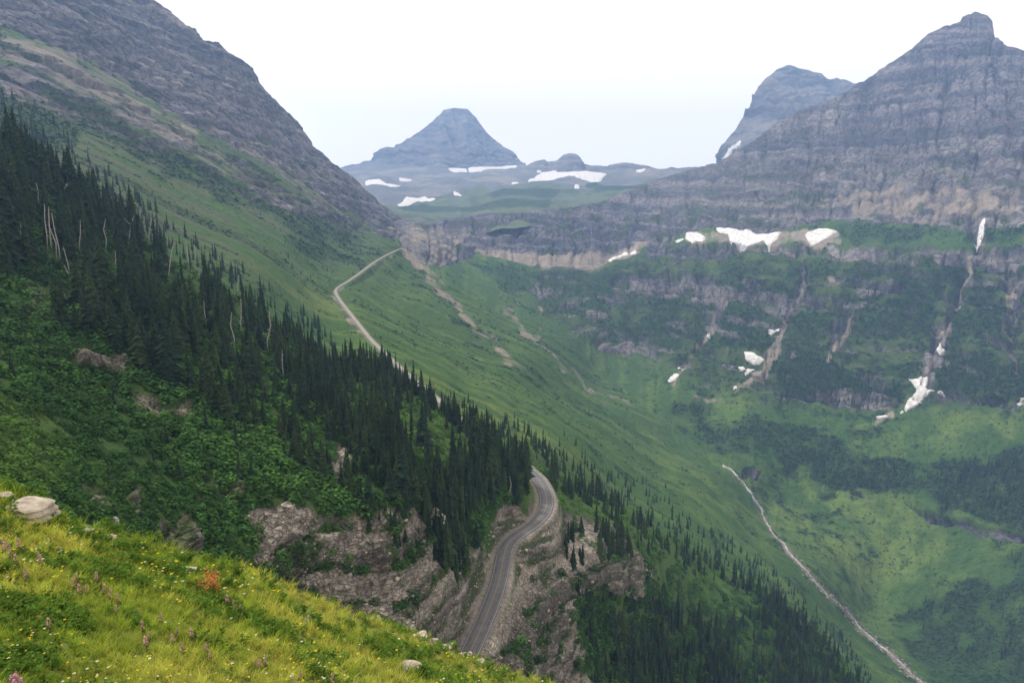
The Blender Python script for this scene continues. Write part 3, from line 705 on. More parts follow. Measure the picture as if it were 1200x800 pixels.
def simple_mat(name, col, rough=.9, var=.2, scale=1.0, col2=None, spec=.3, bump=0, bdist=.1):
    m = bpy.data.materials.new(name); m.use_nodes = True
    nt = m.node_tree; p = nt.nodes['Principled BSDF']
    p.inputs['Roughness'].default_value = rough; p.inputs['Specular IOR Level'].default_value = spec
    tc = nt.nodes.new('ShaderNodeTexCoord')
    no = nt.nodes.new('ShaderNodeTexNoise'); no.inputs['Scale'].default_value = scale; no.inputs['Detail'].default_value = 7
    nt.links.new(tc.outputs['Object'], no.inputs['Vector'])
    cr = nt.nodes.new('ShaderNodeValToRGB')
    cr.color_ramp.elements[0].position = .35; cr.color_ramp.elements[1].position = .65
    c = np.array(col); c2 = np.array(col2) if col2 is not None else c * (1 + var)
    cr.color_ramp.elements[0].color = (*(c if col2 is not None else c * (1 - var)), 1); cr.color_ramp.elements[1].color = (*c2, 1)
    nt.links.new(no.outputs['Fac'], cr.inputs[0]); nt.links.new(cr.outputs[0], p.inputs['Base Color'])
    if bump:
        b = nt.nodes.new('ShaderNodeBump'); b.inputs['Strength'].default_value = bump; b.inputs['Distance'].default_value = bdist
        nt.links.new(no.outputs['Fac'], b.inputs['Height']); nt.links.new(b.outputs[0], p.inputs['Normal'])
    return m
mat_asph = simple_mat('asphalt', [.115, .113, .120], .85, .15, .35)
mat_asph_far = simple_mat('worn_asphalt', [.22, .205, .19], .9, .15, .2)
mat_yellow = simple_mat('yellow_paint', [.26, .215, .14], .7, .15, 2.)
mat_white = simple_mat('white_paint', [.42, .41, .40], .7, .15, 2.)
near = ROADS < np.interp(15, np.arange(len(ROADP)), np.r_[0, np.cumsum(np.linalg.norm(np.diff(ROADP, axis=0), axis=1))])
nn_ = int(near.sum())
tag(link('road', ribbon_mesh('road', ROADC[:nn_], 3.5, mat_asph, .12, crown=.06)), kind='structure')
tag(link('far_road', ribbon_mesh('far_road', ROADC[nn_ - 1:], 2.1, mat_asph_far, .8)), kind='structure')
for off, w, m_, nm in ((.14, .06, mat_yellow, 'road_marking'), (-.14, .06, mat_yellow, 'road_marking'), (3.1, .05, mat_white, 'road_marking'), (-3.1, .05, mat_white, 'road_marking')):
    tag(link(nm, ribbon_mesh(nm, ROADC[:nn_], w, m_, .2, offs=off)), kind='structure')
# darker wheel tracks worn into each lane
mat_track = simple_mat('wheel_worn_asphalt', [.102, .100, .107], .8, .2, .5)
for off in (-1.6, 1.6):
    tag(link('road_wear', ribbon_mesh('road_wear', ROADC[:nn_], .75, mat_track, .165, offs=off)), kind='structure')

# ================================================================== PLANTS AND STONES
def merge(protos, pos, scl, rz, colr, pick=None, tilt=None):
    """many copies of small shapes in one mesh; protos = [(V, F3, fac)]"""
    Vs, Fs, Cs = [], [], []; off = 0
    n = len(pos); scl = np.asarray(scl, float)
    if scl.ndim == 1: scl = np.repeat(scl[:, None], 3, 1)
    pick = pick if pick is not None else np.arange(n) % len(protos)
    for k, (V, Fc, fac) in enumerate(protos):
        idx = np.where(pick == k)[0]
        if not len(idx): continue
        c, s_ = np.cos(rz[idx]), np.sin(rz[idx])
        W = V[None] * scl[idx][:, None]
        X = W[..., 0] * c[:, None] - W[..., 1] * s_[:, None]; Y = W[..., 0] * s_[:, None] + W[..., 1] * c[:, None]; Z = W[..., 2].copy()
        if tilt is not None:
            X = X + Z * tilt[idx, 0][:, None]; Y = Y + Z * tilt[idx, 1][:, None]
        W = np.stack([X, Y, Z], -1) + pos[idx][:, None]
        Vs.append(W.reshape(-1, 3))
        Fs.append((Fc[None] + (off + np.arange(len(idx)) * len(V))[:, None, None]).reshape(-1, 3))
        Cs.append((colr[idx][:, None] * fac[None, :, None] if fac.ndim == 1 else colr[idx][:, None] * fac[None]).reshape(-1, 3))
        off += len(idx) * len(V)
    return np.concatenate(Vs), np.concatenate(Fs), np.concatenate(Cs)

def crown_proto(seed, whorls, boughs, lean=0.0, sparse=0.0, width=.135):
    r = rng(seed); V, Fc, fa = [], [], []
    for i in range(whorls):
        h = .06 + .94 * (i / (whorls - 1)) ** .95
        rad = width * (1 - h) ** .75 * (.75 + .5 * r.random()) + .006
        nb_ = max(3, int(boughs * (1 - .5 * h)))
        a0 = r.random() * 6.3
        for j in range(nb_):
            if r.random() < sparse: continue
            a = a0 + j * 2 * math.pi / nb_ + r.normal() * .25
            L = rad * (.65 + .7 * r.random()); dh = L * (.35 + .5 * r.random()); w = L * .42 + .006
            ca, sa = math.cos(a), math.sin(a); k = len(V)
            z = h + r.normal() * .008
            up = .55 / whorls + .012
            V += [(0, 0, z + up), (ca * L, sa * L, z - dh), (ca * L * .45 - sa * w, sa * L * .45 + ca * w, z - dh * .9), (ca * L * .45 + sa * w, sa * L * .45 - ca * w, z - dh * .9)]
            Fc += [(k, k + 1, k + 2), (k, k + 3, k + 1)]
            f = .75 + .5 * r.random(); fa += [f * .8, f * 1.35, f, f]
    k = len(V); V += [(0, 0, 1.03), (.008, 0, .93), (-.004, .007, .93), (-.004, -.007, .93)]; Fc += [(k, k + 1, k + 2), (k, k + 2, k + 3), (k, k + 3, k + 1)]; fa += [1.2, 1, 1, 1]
    return np.array(V, float), np.array(Fc), np.array(fa)

def tube(pts, rad, sides=6):
    pts = np.array(pts, float); rad = np.broadcast_to(rad, (len(pts),)); V = []; Fc = []
    for i, p in enumerate(pts):
        d = pts[min(i + 1, len(pts) - 1)] - pts[max(i - 1, 0)]; d /= np.linalg.norm(d) + 1e-9
        a = np.cross(d, [0, 0, 1.]) if abs(d[2]) < .9 else np.cross(d, [1., 0, 0]); a /= np.linalg.norm(a); b = np.cross(d, a)
        for j in range(sides):
            t = 2 * math.pi * j / sides; V.append(p + (a * math.cos(t) + b * math.sin(t)) * rad[i])
    for i in range(len(pts) - 1):
        for j in range(sides):
            q = i * sides; j2 = (j + 1) % sides
            Fc += [(q + j, q + j2, q + sides + j2), (q + j, q + sides + j2, q + sides + j)]
    e = (len(pts) - 1) * sides
    Fc += [(e, e + j, e + j + 1) for j in range(1, sides - 1)] + [(0, j + 1, j) for j in range(1, sides - 1)]
    return np.array(V), np.array(Fc)

def join(parts):
    Vs, Fs, off = [], [], 0
    for V, Fc in parts: Vs.append(V); Fs.append(Fc + off); off += len(V)
    return np.concatenate(Vs), np.concatenate(Fs)

def leafy_proto(seed, n, sx=1.0, sz=.7, leaf=.22, flat=.3, quad=True):
    """a bush: leaf sprays spread through a low dome"""
    r = rng(seed); V, Fc, fa = [], [], []
    for i in range(n):
        d = r.normal(size=3); d /= np.linalg.norm(d); d[2] = abs(d[2]) * 1.0
        q = d * (.55 + .45 * r.random() ** .5) * [sx * .5, sx * .5, sz]
        nrm = d * .7 + r.normal(size=3) * flat + [0, 0, .45]; nrm /= np.linalg.norm(nrm)
        a = np.cross(nrm, r.normal(size=3)); a /= np.linalg.norm(a); b = np.cross(nrm, a)
        L = leaf * (.6 + .8 * r.random()); k = len(V)
        if quad:
            V += [q - a * L * .5, q + b * L * .38, q + a * L * .5, q - b * L * .38]; Fc += [(k, k + 1, k + 2), (k, k + 2, k + 3)]; m = 4
        else:
            V += [q - a * L * .5 - b * L * .3, q + b * L * .5, q + a * L * .5 - b * L * .3]; Fc += [(k, k + 1, k + 2)]; m = 3
        f = .7 + .6 * r.random(); fa += [f] * m
    return np.array(V), np.array(Fc), np.array(fa)

mat_needle = vcol_mat('conifer_needles', var=.3, var_scale=.6, spec=.1, trans=.08)
mat_leaf = vcol_mat('shrub_leaves', var=.25, var_scale=.5, spec=.12, trans=.18)
mat_grass = vcol_mat('meadow_blades', var=.25, var_scale=1.0, spec=.15, trans=.45)
mat_bark = simple_mat('conifer_bark', [.09, .07, .055], .95, .3, 3.)
mat_dead = simple_mat('weathered_grey_wood', [.33, .315, .30], .9, .25, 2.)

# ---- where the conifers stand (pixel regions give the ground spots; heights in metres)
R = rng(7)
def sample_poly(poly, n):
    a = np.array(poly, float); out = np.zeros((0, 2))
    while len(out) < n:
        q = R.random((n * 3, 2)) * (a.max(0) - a.min(0)) + a.min(0)
        out = np.vstack([out, q[in_poly(q[:, 0], q[:, 1], poly)]])
    return out[:n]
def area(poly):
    a = np.array(poly, float); b = np.roll(a, -1, 0); return abs((a[:, 0] * b[:, 1] - b[:, 0] * a[:, 1]).sum()) / 2
F_B = [([(-240, 150), (0, 172), (100, 234), (200, 304), (300, 364), (400, 428), (440, 438), (455, 470), (478, 530), (500, 560), (540, 600), (560, 640), (545, 690), (520, 660), (480, 600), (440, 560), (400, 520), (330, 475), (250, 435), (170, 395), (100, 355), (0, 325), (-240, 260)], 33, (13, 22), 'dense'),
       ([(-240, 110), (0, 172), (100, 236), (180, 300), (200, 340), (100, 345), (0, 320), (-240, 260)], 8, (19, 26), 'dense'),
       ([(470, 500), (500, 520), (545, 520), (600, 542), (628, 552), (624, 590), (600, 592), (576, 602), (540, 620), (510, 600)], 24, (12, 19), 'bend'),
       ([(425, 426), (440, 437), (470, 451), (500, 468), (535, 491), (560, 508), (600, 531), (600, 539), (560, 516), (535, 500), (500, 477), (470, 461), (440, 447)], 75, (12, 17), 'bend'),
       ([(430, 448), (480, 472), (560, 518), (620, 548), (600, 545), (540, 525), (470, 490)], 30, (10, 16), 'bend'),
       ([(400, 428), (440, 450), (480, 480), (530, 505), (520, 515), (470, 490), (430, 470)], 24, (11, 16), 'bend'),
       ([(540, 505), (600, 540), (628, 552), (622, 570), (560, 545)], 30, (12, 17), 'bend'),
       ([(640, 550), (700, 577), (800, 637), (900, 693), (960, 743), (940, 745), (880, 700), (790, 655), (700, 598), (640, 568)], 26, (9, 16), 'crest'),
       ([(905, 700), (960, 745), (1008, 800), (1080, 900), (860, 900), (760, 860), (720, 800), (700, 740), (740, 700), (790, 715), (850, 735), (880, 720)], 26, (10, 17), 'lower'),
       ([(690, 615), (735, 622), (740, 655), (700, 650)], 34, (11, 16), 'cliff'), ([(648, 625), (685, 625), (690, 660), (655, 660)], 20, (10, 15), 'cliff'),
       ([(672, 690), (760, 700), (800, 780), (760, 830), (700, 830), (690, 760)], 13, (8, 14), 'lower'), ([(740, 600), (860, 670), (850, 700), (740, 640)], 5, (7, 13), 'crest'),
       ([(470, 540), (520, 600), (540, 690), (515, 680), (490, 620)], 34, (11, 17), 'dense'), ([(400, 530), (480, 580), (520, 680), (470, 650), (420, 600)], 10, (7, 12), 'dense'),
       ([(80, 350), (170, 395), (250, 435), (330, 475), (400, 520), (440, 560), (430, 604), (380, 575), (300, 515), (220, 465), (140, 425), (60, 380)], 10, (10, 19), 'dense'),
       ([(0, 330), (300, 480), (420, 580), (400, 620), (200, 560), (0, 450)], .7, (4, 9), 'scatter')]
SNAGS = [(27, 302, 30, 268), (47, 243, 46, 218), (66, 240, 82, 219), (55, 296, 59, 249), (60, 298, 62, 252), (66, 304, 64, 254), (71, 306, 67, 258), (94, 300, 98, 264), (123, 294, 127, 262), (133, 282, 147, 262),
         (150, 285, 161, 257), (174, 282, 179, 258), (197, 327, 208, 290), (222, 318, 221, 288), (230, 318, 231, 289), (137, 318, 139, 296), (274, 411, 275, 371), (284, 392, 286, 354), (315, 416, 319, 371),
         (332, 447, 333, 414), (243, 384, 243, 354), (82, 320, 80, 292), (278, 352, 282, 326), (45, 305, 45, 296), (85, 330, 78, 312), (598, 590, 597, 560), (115, 320, 118, 300)]
trees = []   # px, py, x, y, z, h, zone, sheet, colour seed
zone_of = []
RKB = rockB
def sheet_val(sh, arr, px, py):
    b = np.interp(px, sh.px, sh.bot); t = np.interp(px, sh.px, sh.tops)
    sv = np.clip((py - b) / (t - b), 0, 1) ** (1 / sh.spow)
    yi = np.clip((sv * (sh.rows - 1)).astype(int), 0, sh.rows - 1); xi = np.clip(((px - sh.px[0]) / (sh.px[1] - sh.px[0])).astype(int), 0, len(sh.px) - 1)
    return arr[yi, xi]
for poly, dens, (h0, h1), z in F_B:
    q = sample_poly(poly, int(area(poly) * dens / 1000))
    q = q[(sheet_val(shB, rdB, q[:, 0], q[:, 1]) > 9) & ~((sheet_val(shB, RKB, q[:, 0], q[:, 1]) > .7) & (R.random(len(q)) < .35))]
    if z == 'dense' or z == 'lower':      # small clearings
        cl = fbm(q[:, 0] / 30., q[:, 1] / 22., 0, 3, 201); q = q[cl + R.normal(size=len(q)) * .12 > -.24]
    keep = np.ones(len(q), bool)
    for (bx, by, tx, ty) in SNAGS:
        keep &= ~((np.abs(q[:, 0] - bx) < 7) & (q[:, 1] > by - 4) & (q[:, 1] < by + 58))
    keep &= ~(in_poly(q[:, 0], q[:, 1], [(455, 463), (500, 484), (530, 506), (565, 535), (520, 568), (490, 565), (468, 510)]) & (R.random(len(q)) < .85))
    q = q[keep]
    P = shB.at(q[:, 0], q[:, 1]); h = R.uniform(h0, h1, len(q)) * (.55 + .6 * R.random(len(q)) ** .7) * (1.1 + .5 * fbm(q[:, 0] / 18., q[:, 1] / 14., 0, 2, 202)) * np.where((z == 'dense'), 1 - .26 * sstep(140, 320, q[:, 0]), 1.)
    for i in range(len(q)): trees.append((q[i, 0], q[i, 1], *P[i], h[i], z))
def add_C(poly, n, h0, h1, z, cond=None):
    q = sample_poly(poly, n)
    q = q[sheet_val(shC, rdC, q[:, 0], q[:, 1]) > 9]
    if cond is not None: q = q[cond(q)]
    P = shC.at(q[:, 0], q[:, 1]); h = R.uniform(h0, h1, len(q)) * np.where(R.random(len(q)) < .3, .6, 1)
    for i in range(len(q)): trees.append((q[i, 0], q[i, 1], *P[i], h[i], z))
# on the slope past the crest
add_C([(425, 402), (452, 420), (500, 462), (560, 510), (640, 545), (700, 572), (640, 520), (580, 490), (520, 452), (470, 425)], 60, 8, 14, 'far slope')
add_C([(600, 500), (700, 545), (860, 632), (930, 690), (900, 700), (800, 636), (700, 576), (640, 550)], 210, 8, 15, 'far slope')
add_C([(560, 470), (640, 500), (740, 550), (860, 620), (700, 560), (600, 510)], 40, 6, 11, 'far slope')
add_C([(0, 100), (60, 140), (110, 190), (200, 260), (300, 330), (400, 400), (400, 425), (300, 360), (200, 300), (100, 240), (0, 168), (-240, 100), (-240, 60)], 500, 10, 19, 'upper left')
add_C([(330, 262), (400, 285), (452, 292), (400, 325), (360, 330), (320, 300)], 110, 5, 10, 'far')
add_C([(840, 650), (930, 690), (1000, 760), (1040, 830), (1010, 800), (960, 742), (900, 692)], 90, 8, 14, 'far slope')
darkcond = lambda q: sheet_val(shC, DK_C, q[:, 0], q[:, 1]) > .5
for poly, n, h0, h1 in [([(905, 432), (950, 405), (990, 425), (1062, 455), (1050, 472), (985, 476), (908, 460)], 520, 7, 13), ([(1098, 420), (1140, 408), (1200, 430), (1300, 440), (1300, 480), (1180, 468), (1106, 452)], 380, 7, 13),
                        ([(1060, 560), (1130, 545), (1200, 530), (1300, 540), (1300, 650), (1200, 628), (1130, 607), (1065, 590)], 420, 8, 15), ([(950, 530), (1060, 540), (1060, 585), (960, 568)], 160, 6, 12),
                        ([(530, 302), (640, 312), (760, 320), (880, 360), (900, 400), (820, 400), (700, 385), (600, 345)], 700, 6, 12), ([(980, 264), (1300, 264), (1300, 286), (980, 286)], 260, 6, 11),
                        ([(800, 305), (1200, 305), (1200, 400), (1000, 400), (860, 370)], 900, 6, 12), ([(660, 480), (860, 480), (900, 530), (860, 560), (760, 540)], 150, 5, 10),
                        ([(860, 375), (905, 385), (925, 405), (900, 422), (850, 398)], 110, 6, 11), ([(1100, 600), (1200, 640), (1200, 800), (1100, 760), (1050, 700)], 160, 6, 13), ([(700, 360), (800, 370), (850, 400), (820, 430), (740, 410)], 160, 6, 11)]:
    add_C(poly, n, h0, h1, 'distant', darkcond)
add_C([(1120, 555), (1200, 535), (1200, 600), (1130, 600)], 50, 14, 20, 'distant')
TX = np.array([(t[0], t[1], t[2], t[3], t[4], t[5] * (1.35 if t[6] == 'distant' else 1)) for t in trees]); TZ = np.array([t[6] for t in trees])
TX[:, 4] -= .35
# bits of sight: which conifers show largest from the photograph's viewpoint
tpx, tpy, tt = project(TX[:, 2:5]); hp = TX[:, 5] * F / tt
idb = np.full((800, 1200), -1, np.int32)
for i in np.argsort(-tt):
    y0 = tpy[i] - hp[i]
    for yy in range(int(max(y0, 0)), int(min(tpy[i] + 1, 800))):
        wd = max(.6, .10 * (yy - y0)); x0 = int(tpx[i] - wd); x1 = int(tpx[i] + wd) + 1
        if x1 > 0 and x0 < 1200: idb[yy, max(x0, 0):min(x1, 1200)] = i
_ac = curve(A_CREST)(np.arange(1200.)); idb[np.arange(800)[:, None] > _ac[None] - 1] = -1
cnt = np.bincount(idb[idb >= 0], minlength=len(TX))
order = np.argsort(-cnt)
NIND = 290
ind = order[:NIND]; rest = order[NIND:]
rest = rest[(cnt[rest] > 0) | (tpx[rest] < 0) | (tpx[rest] > 1200) | (R.random(len(rest)) < .8)]
PRO = [crown_proto(300 + k, 30, 9, sparse=(.05, .15, .3, .08, .2, .1, .4)[k], width=w_) for k, w_ in enumerate((.12, .16, .095, .20, .14, .18, .11))]
MID = [crown_proto(320 + k, 16, 7, sparse=.05, width=w_) for k, w_ in enumerate((.12, .14, .105, .15))]
LOW = [crown_proto(340 + k, 7, 5, width=w_) for k, w_ in enumerate((.15, .18, .14))]
def conifer_colour(n, px, py, far):
    b = np.array([.016, .030, .014])[None] * R.uniform(.7, 1.45, n)[:, None]
    k = R.random(n); b[k > .93] = b[k > .93] * [1.5, 1.15, .9]
    yg = (k < .12); b[yg] *= [1.5, 1.6, 1.0]
    return b
# the mass of smaller ones, one object
restA = rest[tt[rest] < 520]; restB = rest[(tt[rest] >= 520) & (tt[rest] < 1000)]; restC = rest[tt[rest] >= 1000]
Vs, Fs, Cs, off = [], [], [], 0
for ids, pr in ((restA, PRO), (restB, MID), (restC, LOW)):
    if not len(ids): continue
    h = TX[ids, 5]; wsc = h * R.uniform(.8, 1.25, len(ids))
    V, Fc, C = merge(pr, TX[ids, 2:5], np.stack([wsc, wsc, h], 1), R.random(len(ids)) * 6.3, conifer_colour(len(ids), 0, 0, 0), R.integers(0, len(pr), len(ids)))
    Vs.append(V); Fs.append(Fc + off); Cs.append(C); off += len(V)
tag(link('conifer_forest', mesh_from('conifer_forest', np.concatenate(Vs), np.concatenate(Fs), mat_needle, np.concatenate(Cs), smooth=False)), kind='stuff')

# the conifers that show largest, each a thing
tvv, tff = tube([(0, 0, -.05), (0, 0, .3), (.002, 0, .7), (0, 0, .97)], [.016, .012, .007, .002], 7)
me_trunk = mesh_from('trunk', tvv, tff, mat_bark)
me_crown = []
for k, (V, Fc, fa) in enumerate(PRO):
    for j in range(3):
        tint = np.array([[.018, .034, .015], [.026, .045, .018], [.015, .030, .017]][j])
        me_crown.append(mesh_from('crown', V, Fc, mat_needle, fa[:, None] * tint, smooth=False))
me_rust = [mesh_from('crown', *PRO[k][:2], mat_needle, PRO[k][2][:, None] * np.array([.10, .055, .035]), smooth=False) for k in (0, 2)]
ZONES = {'dense': ('dark green spire-shaped conifer in the dense stand on the left spur', 'conifers of the dense stand on the left spur'),
         'bend': ('dark green conifer in the thick clump on the rock above the road bend', 'conifers in the clump above the road bend'),
         'crest': ('dark conifer in the thin line along the grassy crest right of the road bend', 'conifers along the crest right of the road bend'),
         'lower': ('dark conifer in the shaded wood on the lower slope right of the cliffs', 'conifers of the lower wood right of the cliffs'),
         'cliff': ('dark conifer growing on the rocky ledges right of the road', 'conifers on the ledges right of the road'),
         'scatter': ('small conifer standing alone in the green shrubs of the left hillside', 'lone conifers in the shrubs'),
         'far slope': ('small conifer on the open green slope beyond the tree line crest', 'conifers on the open slope beyond the crest'),
         'upper left': ('small conifer on the upper slope behind the dense stand', 'conifers on the upper left slope'),
         'far': ('small conifer on the slope above the far stretch of road', 'conifers above the far road'),
         'distant': ('tiny dark conifer on the opposite valley wall', 'conifers on the opposite valley wall')}
def thing(name, loc, label, cat, group=None, rz=0.0, scale=None):
    o = bpy.data.objects.new(name, None); scene.collection.objects.link(o)
    o.empty_display_size = .5
    o.location = tuple(float(v) for v in loc); o.rotation_euler = (0, 0, rz)
    if scale is not None: o.scale = scale
    return tag(o, label, cat, group)
proto_t = link('trunk', me_trunk); proto_c = [link('crown', m) for m in me_crown]
SHAPE = ['slender', 'full-crowned', 'needle-thin', 'broad', 'ragged', 'skirted', 'sparse-branched']
def area_of(px, py, z):
    if z == 'dense':
        if py < 330 and px < 75: return 'at the left edge of the stand'
        if py < 330 and px < 150: return 'beside the tall grey dead trunks'
        if px < 215: return 'near the hooked white dead tree'
        if px < 300: return 'left of the bushy bleached tree'
        if px < 370: return 'right of the bushy bleached tree'
        if px < 440: return 'below the pale far road'
        return 'above the left cliff'
    return {'bend': 'in the clump above the road bend', 'crest': 'on the grassy crest right of the road bend', 'lower': 'in the shaded lower wood right of the cliffs',
            'cliff': 'on the rocky ledges right of the road', 'scatter': 'in the shrubs of the left hillside', 'far slope': 'on the slope beyond the crest',
            'upper left': 'on the upper slope behind the dense stand', 'far': 'above the far stretch of road', 'distant': 'on the opposite valley wall'}[z]
picks = {int(i): int(R.integers(0, len(me_crown))) for i in ind}
cls = {}
for i in ind:
    hp_ = hp[i]; sz_ = 'tall' if hp_ > 48 else 'medium' if hp_ > 32 else 'short'
    key = (sz_ + ' ' + SHAPE[picks[int(i)] // 3] + ' conifer ' + area_of(tpx[i], tpy[i], TZ[i]))
    cls.setdefault(key, []).append(int(i))
LAB = {}; ORD = ['leftmost', 'second from left', 'third from left', 'fourth from left', 'fifth from left', 'sixth from left', 'seventh from left', 'eighth from left', 'ninth from left', 'tenth from left']
for key, ids in cls.items():
    ids.sort(key=lambda j: tpx[j])
    for n_, j in enumerate(ids):
        LAB[j] = key if len(ids) == 1 else (ORD[min(n_, 9)] + ' ' + key if n_ < len(ids) - 1 or len(ids) > 10 else 'rightmost ' + key)
for n_, i in enumerate(ind):
    z = TZ[i]; h = float(TX[i, 5]); w_ = h * R.uniform(.85, 1.2)
    o = thing('conifer', TX[i, 2:5], LAB[int(i)], 'conifer', ZONES[z][1], R.random() * 6.3, (w_, w_, h))
    k = picks[int(i)]
    for src in (proto_t, proto_c[k]):
        c = src.copy(); scene.collection.objects.link(c); c.parent = o
for src in [proto_t] + proto_c: bpy.data.objects.remove(src)
# reddish brown dying ones
RUST = [(100, 232, 20, 'topmost reddish brown dying conifer in the dense stand, high at the left'), (127, 236, 22, 'reddish brown dying conifer in the dense stand, left of the forked dead trees'), (145, 262, 22, 'brown thin dying conifer beside the leaning dead trees in the dense stand'),
        (405, 432, 24, 'brown dying conifer at the lower right tip of the dense stand near the pale road'), (540, 545, 24, 'brown dying conifer left of the clump above the road bend')]
for k, (px, py, hpx, lab) in enumerate(RUST):
    P = shB.at(px, py); t = project(P)[2]; h = float(hpx * t / F) * 1.5
    o = thing('conifer', P, lab, 'conifer', 'reddish dying conifers', k * 1.1, (h, h, h))
    link('trunk', me_trunk, o); link('crown', me_rust[k % 2], o)

# dead grey trees
SNAG_LABELS = ['bare white dead tree near the left edge of the dense stand', 'short bleached dead stem high at the left of the stand', 'bleached dead tree leaning far to the right, high at the left', 'first stem from the left in the cluster of tall grey dead trunks',
               'second stem from the left in the cluster of tall grey dead trunks', 'third stem from the left in the cluster of tall grey dead trunks', 'rightmost stem in the cluster of tall grey dead trunks', 'slightly bent white dead tree above the bright shrub patch',
               'thin grey dead tree left of the two crossed leaning dead trees', 'left one of the two leaning dead trees in the middle of the stand', 'right one of the two leaning dead trees in the middle of the stand', 'white dead tree with a hooked top',
               'long grey dead tree leaning right, below the hooked one', 'left one of a pair of straight white dead trees by the tree line', 'right one of a pair of straight white dead trees by the tree line', 'short grey dead stem in the middle of the stand',
               'straight white dead trunk left of the bushy bleached one', 'bushy bleached dead tree with many short stubs', 'white dead tree with drooping side branches right of the bushy one', 'thin dead stem low in the stand near the green shrubs',
               'thin grey dead tree left of the straight white trunk', 'short dead stem under the cluster of tall dead trunks', 'brownish dead top above the bushy bleached tree', 'stump of white dead wood near the left edge of the stand',
               'fallen looking dead stem slanting left under the cluster', 'white dead tree in the clump above the road bend', 'small dead stem right of the slanting one']
for k, (bx, by, tx, ty) in enumerate(SNAGS):
    r = rng(500 + k); P0 = shB.at(bx, by); t = float(project(P0)[2]); s = t / F
    H = (by - ty) * s * 1.15; dx = (tx - bx) * s
    o = thing('dead_tree', P0, SNAG_LABELS[k], 'dead tree', 'bleached dead trees in the forest')
    bend = r.normal() * .03 * H
    spine = [(0, 0, -.6), (dx * .25 + bend, 0, H * .33), (dx * .6 - bend, r.normal() * .2, H * .66), (dx, r.normal() * .3, H)]
    V, Fc = tube(spine, [.27, .22, .15, .05], 7)
    link('trunk', mesh_from('trunk', V, Fc, mat_dead), o)
    br = []
    for j in range(int(5 + H * (1.8 if k in (17, 18, 2, 9, 10) else .7))):
        f = r.uniform(.3, .98); q = np.array([np.interp(f, [0, .33, .66, 1], [p[a] for p in spine]) for a in (0, 1, 2)]); a = r.random() * 6.3; L = r.uniform(.5, 1.9) * (1.25 - f) * (1.4 if k in (17, 18, 2) else 1)
        e = q + np.array([math.cos(a) * L, math.sin(a) * L, -L * .25 if k == 18 else L * r.uniform(-.1, .5)])
        br.append(tube([q, (q + e) / 2 + [0, 0, .1], e], [.075, .055, .02], 4))
    if k in (9, 10, 2, 11):
        q = np.array(spine[2]); e = q + np.array([H * .28 * (1 if k != 10 else -1), .3, H * .3]); br.append(tube([q, (q + e) / 2 + [0, 0, -.2], e], [.14, .1, .04], 5))
    V, Fc = join(br); link('branches', mesh_from('branches', V, Fc, mat_dead), o)

# ---- shrub cover
SHR = [leafy_proto(400 + k, 64, 1.0, .8 + .12 * (k % 3), .22, .25) for k in range(6)]
q = np.stack([R.uniform(-240, 1110, 46000), R.uniform(60, 950, 46000)], 1)
inb = (q[:, 1] > np.interp(q[:, 0], shB.px, shB.top) + .5) & (q[:, 1] < np.interp(q[:, 0], shB.px, curve(A_CREST)(shB.px)) + 18)
q = q[inb]; q = q[fbm(q[:, 0] / 9., q[:, 1] / 6., 0, 3, 404) > -.32]
rk_ = sheet_val(shB, rockB, q[:, 0], q[:, 1]); lg = sheet_val(shB, ledge, q[:, 0], q[:, 1])
q = q[(sheet_val(shB, rdB, q[:, 0], q[:, 1]) > 8.5) & ((rk_ < .45) | ((lg > .6) & (R.random(len(q)) < .55)) | (R.random(len(q)) < .03))]
P = shB.at(q[:, 0], q[:, 1]); t = project(P)[2]
big = fbm(P[:, 0] / 25, P[:, 1] / 25, 0, 4, 403); rk2 = sheet_val(shB, rockB, q[:, 0], q[:, 1])
size = R.uniform(1.2, 2.1, len(q)) ** 1.9 * np.clip(t / 200, .75, 1.5) * np.where(rk2 > .45, .7, 1) * (1 + .35 * big)
bri = samp(BRIGHT_B, q[:, 0], q[:, 1])
base = mixc(np.broadcast_to([.021, .058, .011], P.shape).copy(), [.044, .106, .018], sstep(-.25, .45, big + .3 * R.normal(size=len(q)) * .5))
base = mixc(base, [.065, .125, .020], bri * .7) * R.uniform(.55, 1.5, len(q))[:, None]
size = size * (1 - .2 * bri)
V, Fc, C = merge(SHR, P - [0, 0, .25], np.stack([size * 1.25, size * 1.25, size], 1), R.random(len(q)) * 6.3, base, R.integers(0, 6, len(q)))
tag(link('shrubs', mesh_from('shrubs', V, Fc, mat_leaf, C, smooth=False)), kind='stuff')
print('shrubs', len(q), len(Fc))

TIN = [leafy_proto(430 + k, 15, 1.0, .6, .55, .25, quad=False) for k in range(5)]
q = np.stack([R.uniform(-60, 1300, 170000), R.uniform(0, 900, 170000)], 1)
inc = (q[:, 1] > np.interp(q[:, 0], shC.px, shC.top) + 2) & (q[:, 1] < np.interp(q[:, 0], shC.px, shC.bot))
q = q[inc]
vg = sheet_val(shC, VEG_C, q[:, 0], q[:, 1]); dkv = sheet_val(shC, DK_C, q[:, 0], q[:, 1])
q2 = (sheet_val(shC, rdC, q[:, 0], q[:, 1]) > 10) & (vg > .5) & (R.random(len(q)) < .16 + .8 * dkv)
q = q[q2]; dkv = dkv[q2]
P = shC.at(q[:, 0], q[:, 1]); t = project(P)[2]
size = R.uniform(1.6, 3.6, len(q)) * np.clip(t / 900, .6, 1.7) * (.7 + .35 * dkv)
base = np.array([.022, .048, .015])[None] * R.uniform(.7, 1.5, len(q))[:, None] * (1 + 1.1 * (1 - dkv))[:, None]
V, Fc, C = merge(TIN, P - [0, 0, .3], np.stack([size * 1.3, size * 1.3, size], 1), R.random(len(q)) * 6.3, base, R.integers(0, 5, len(q)))
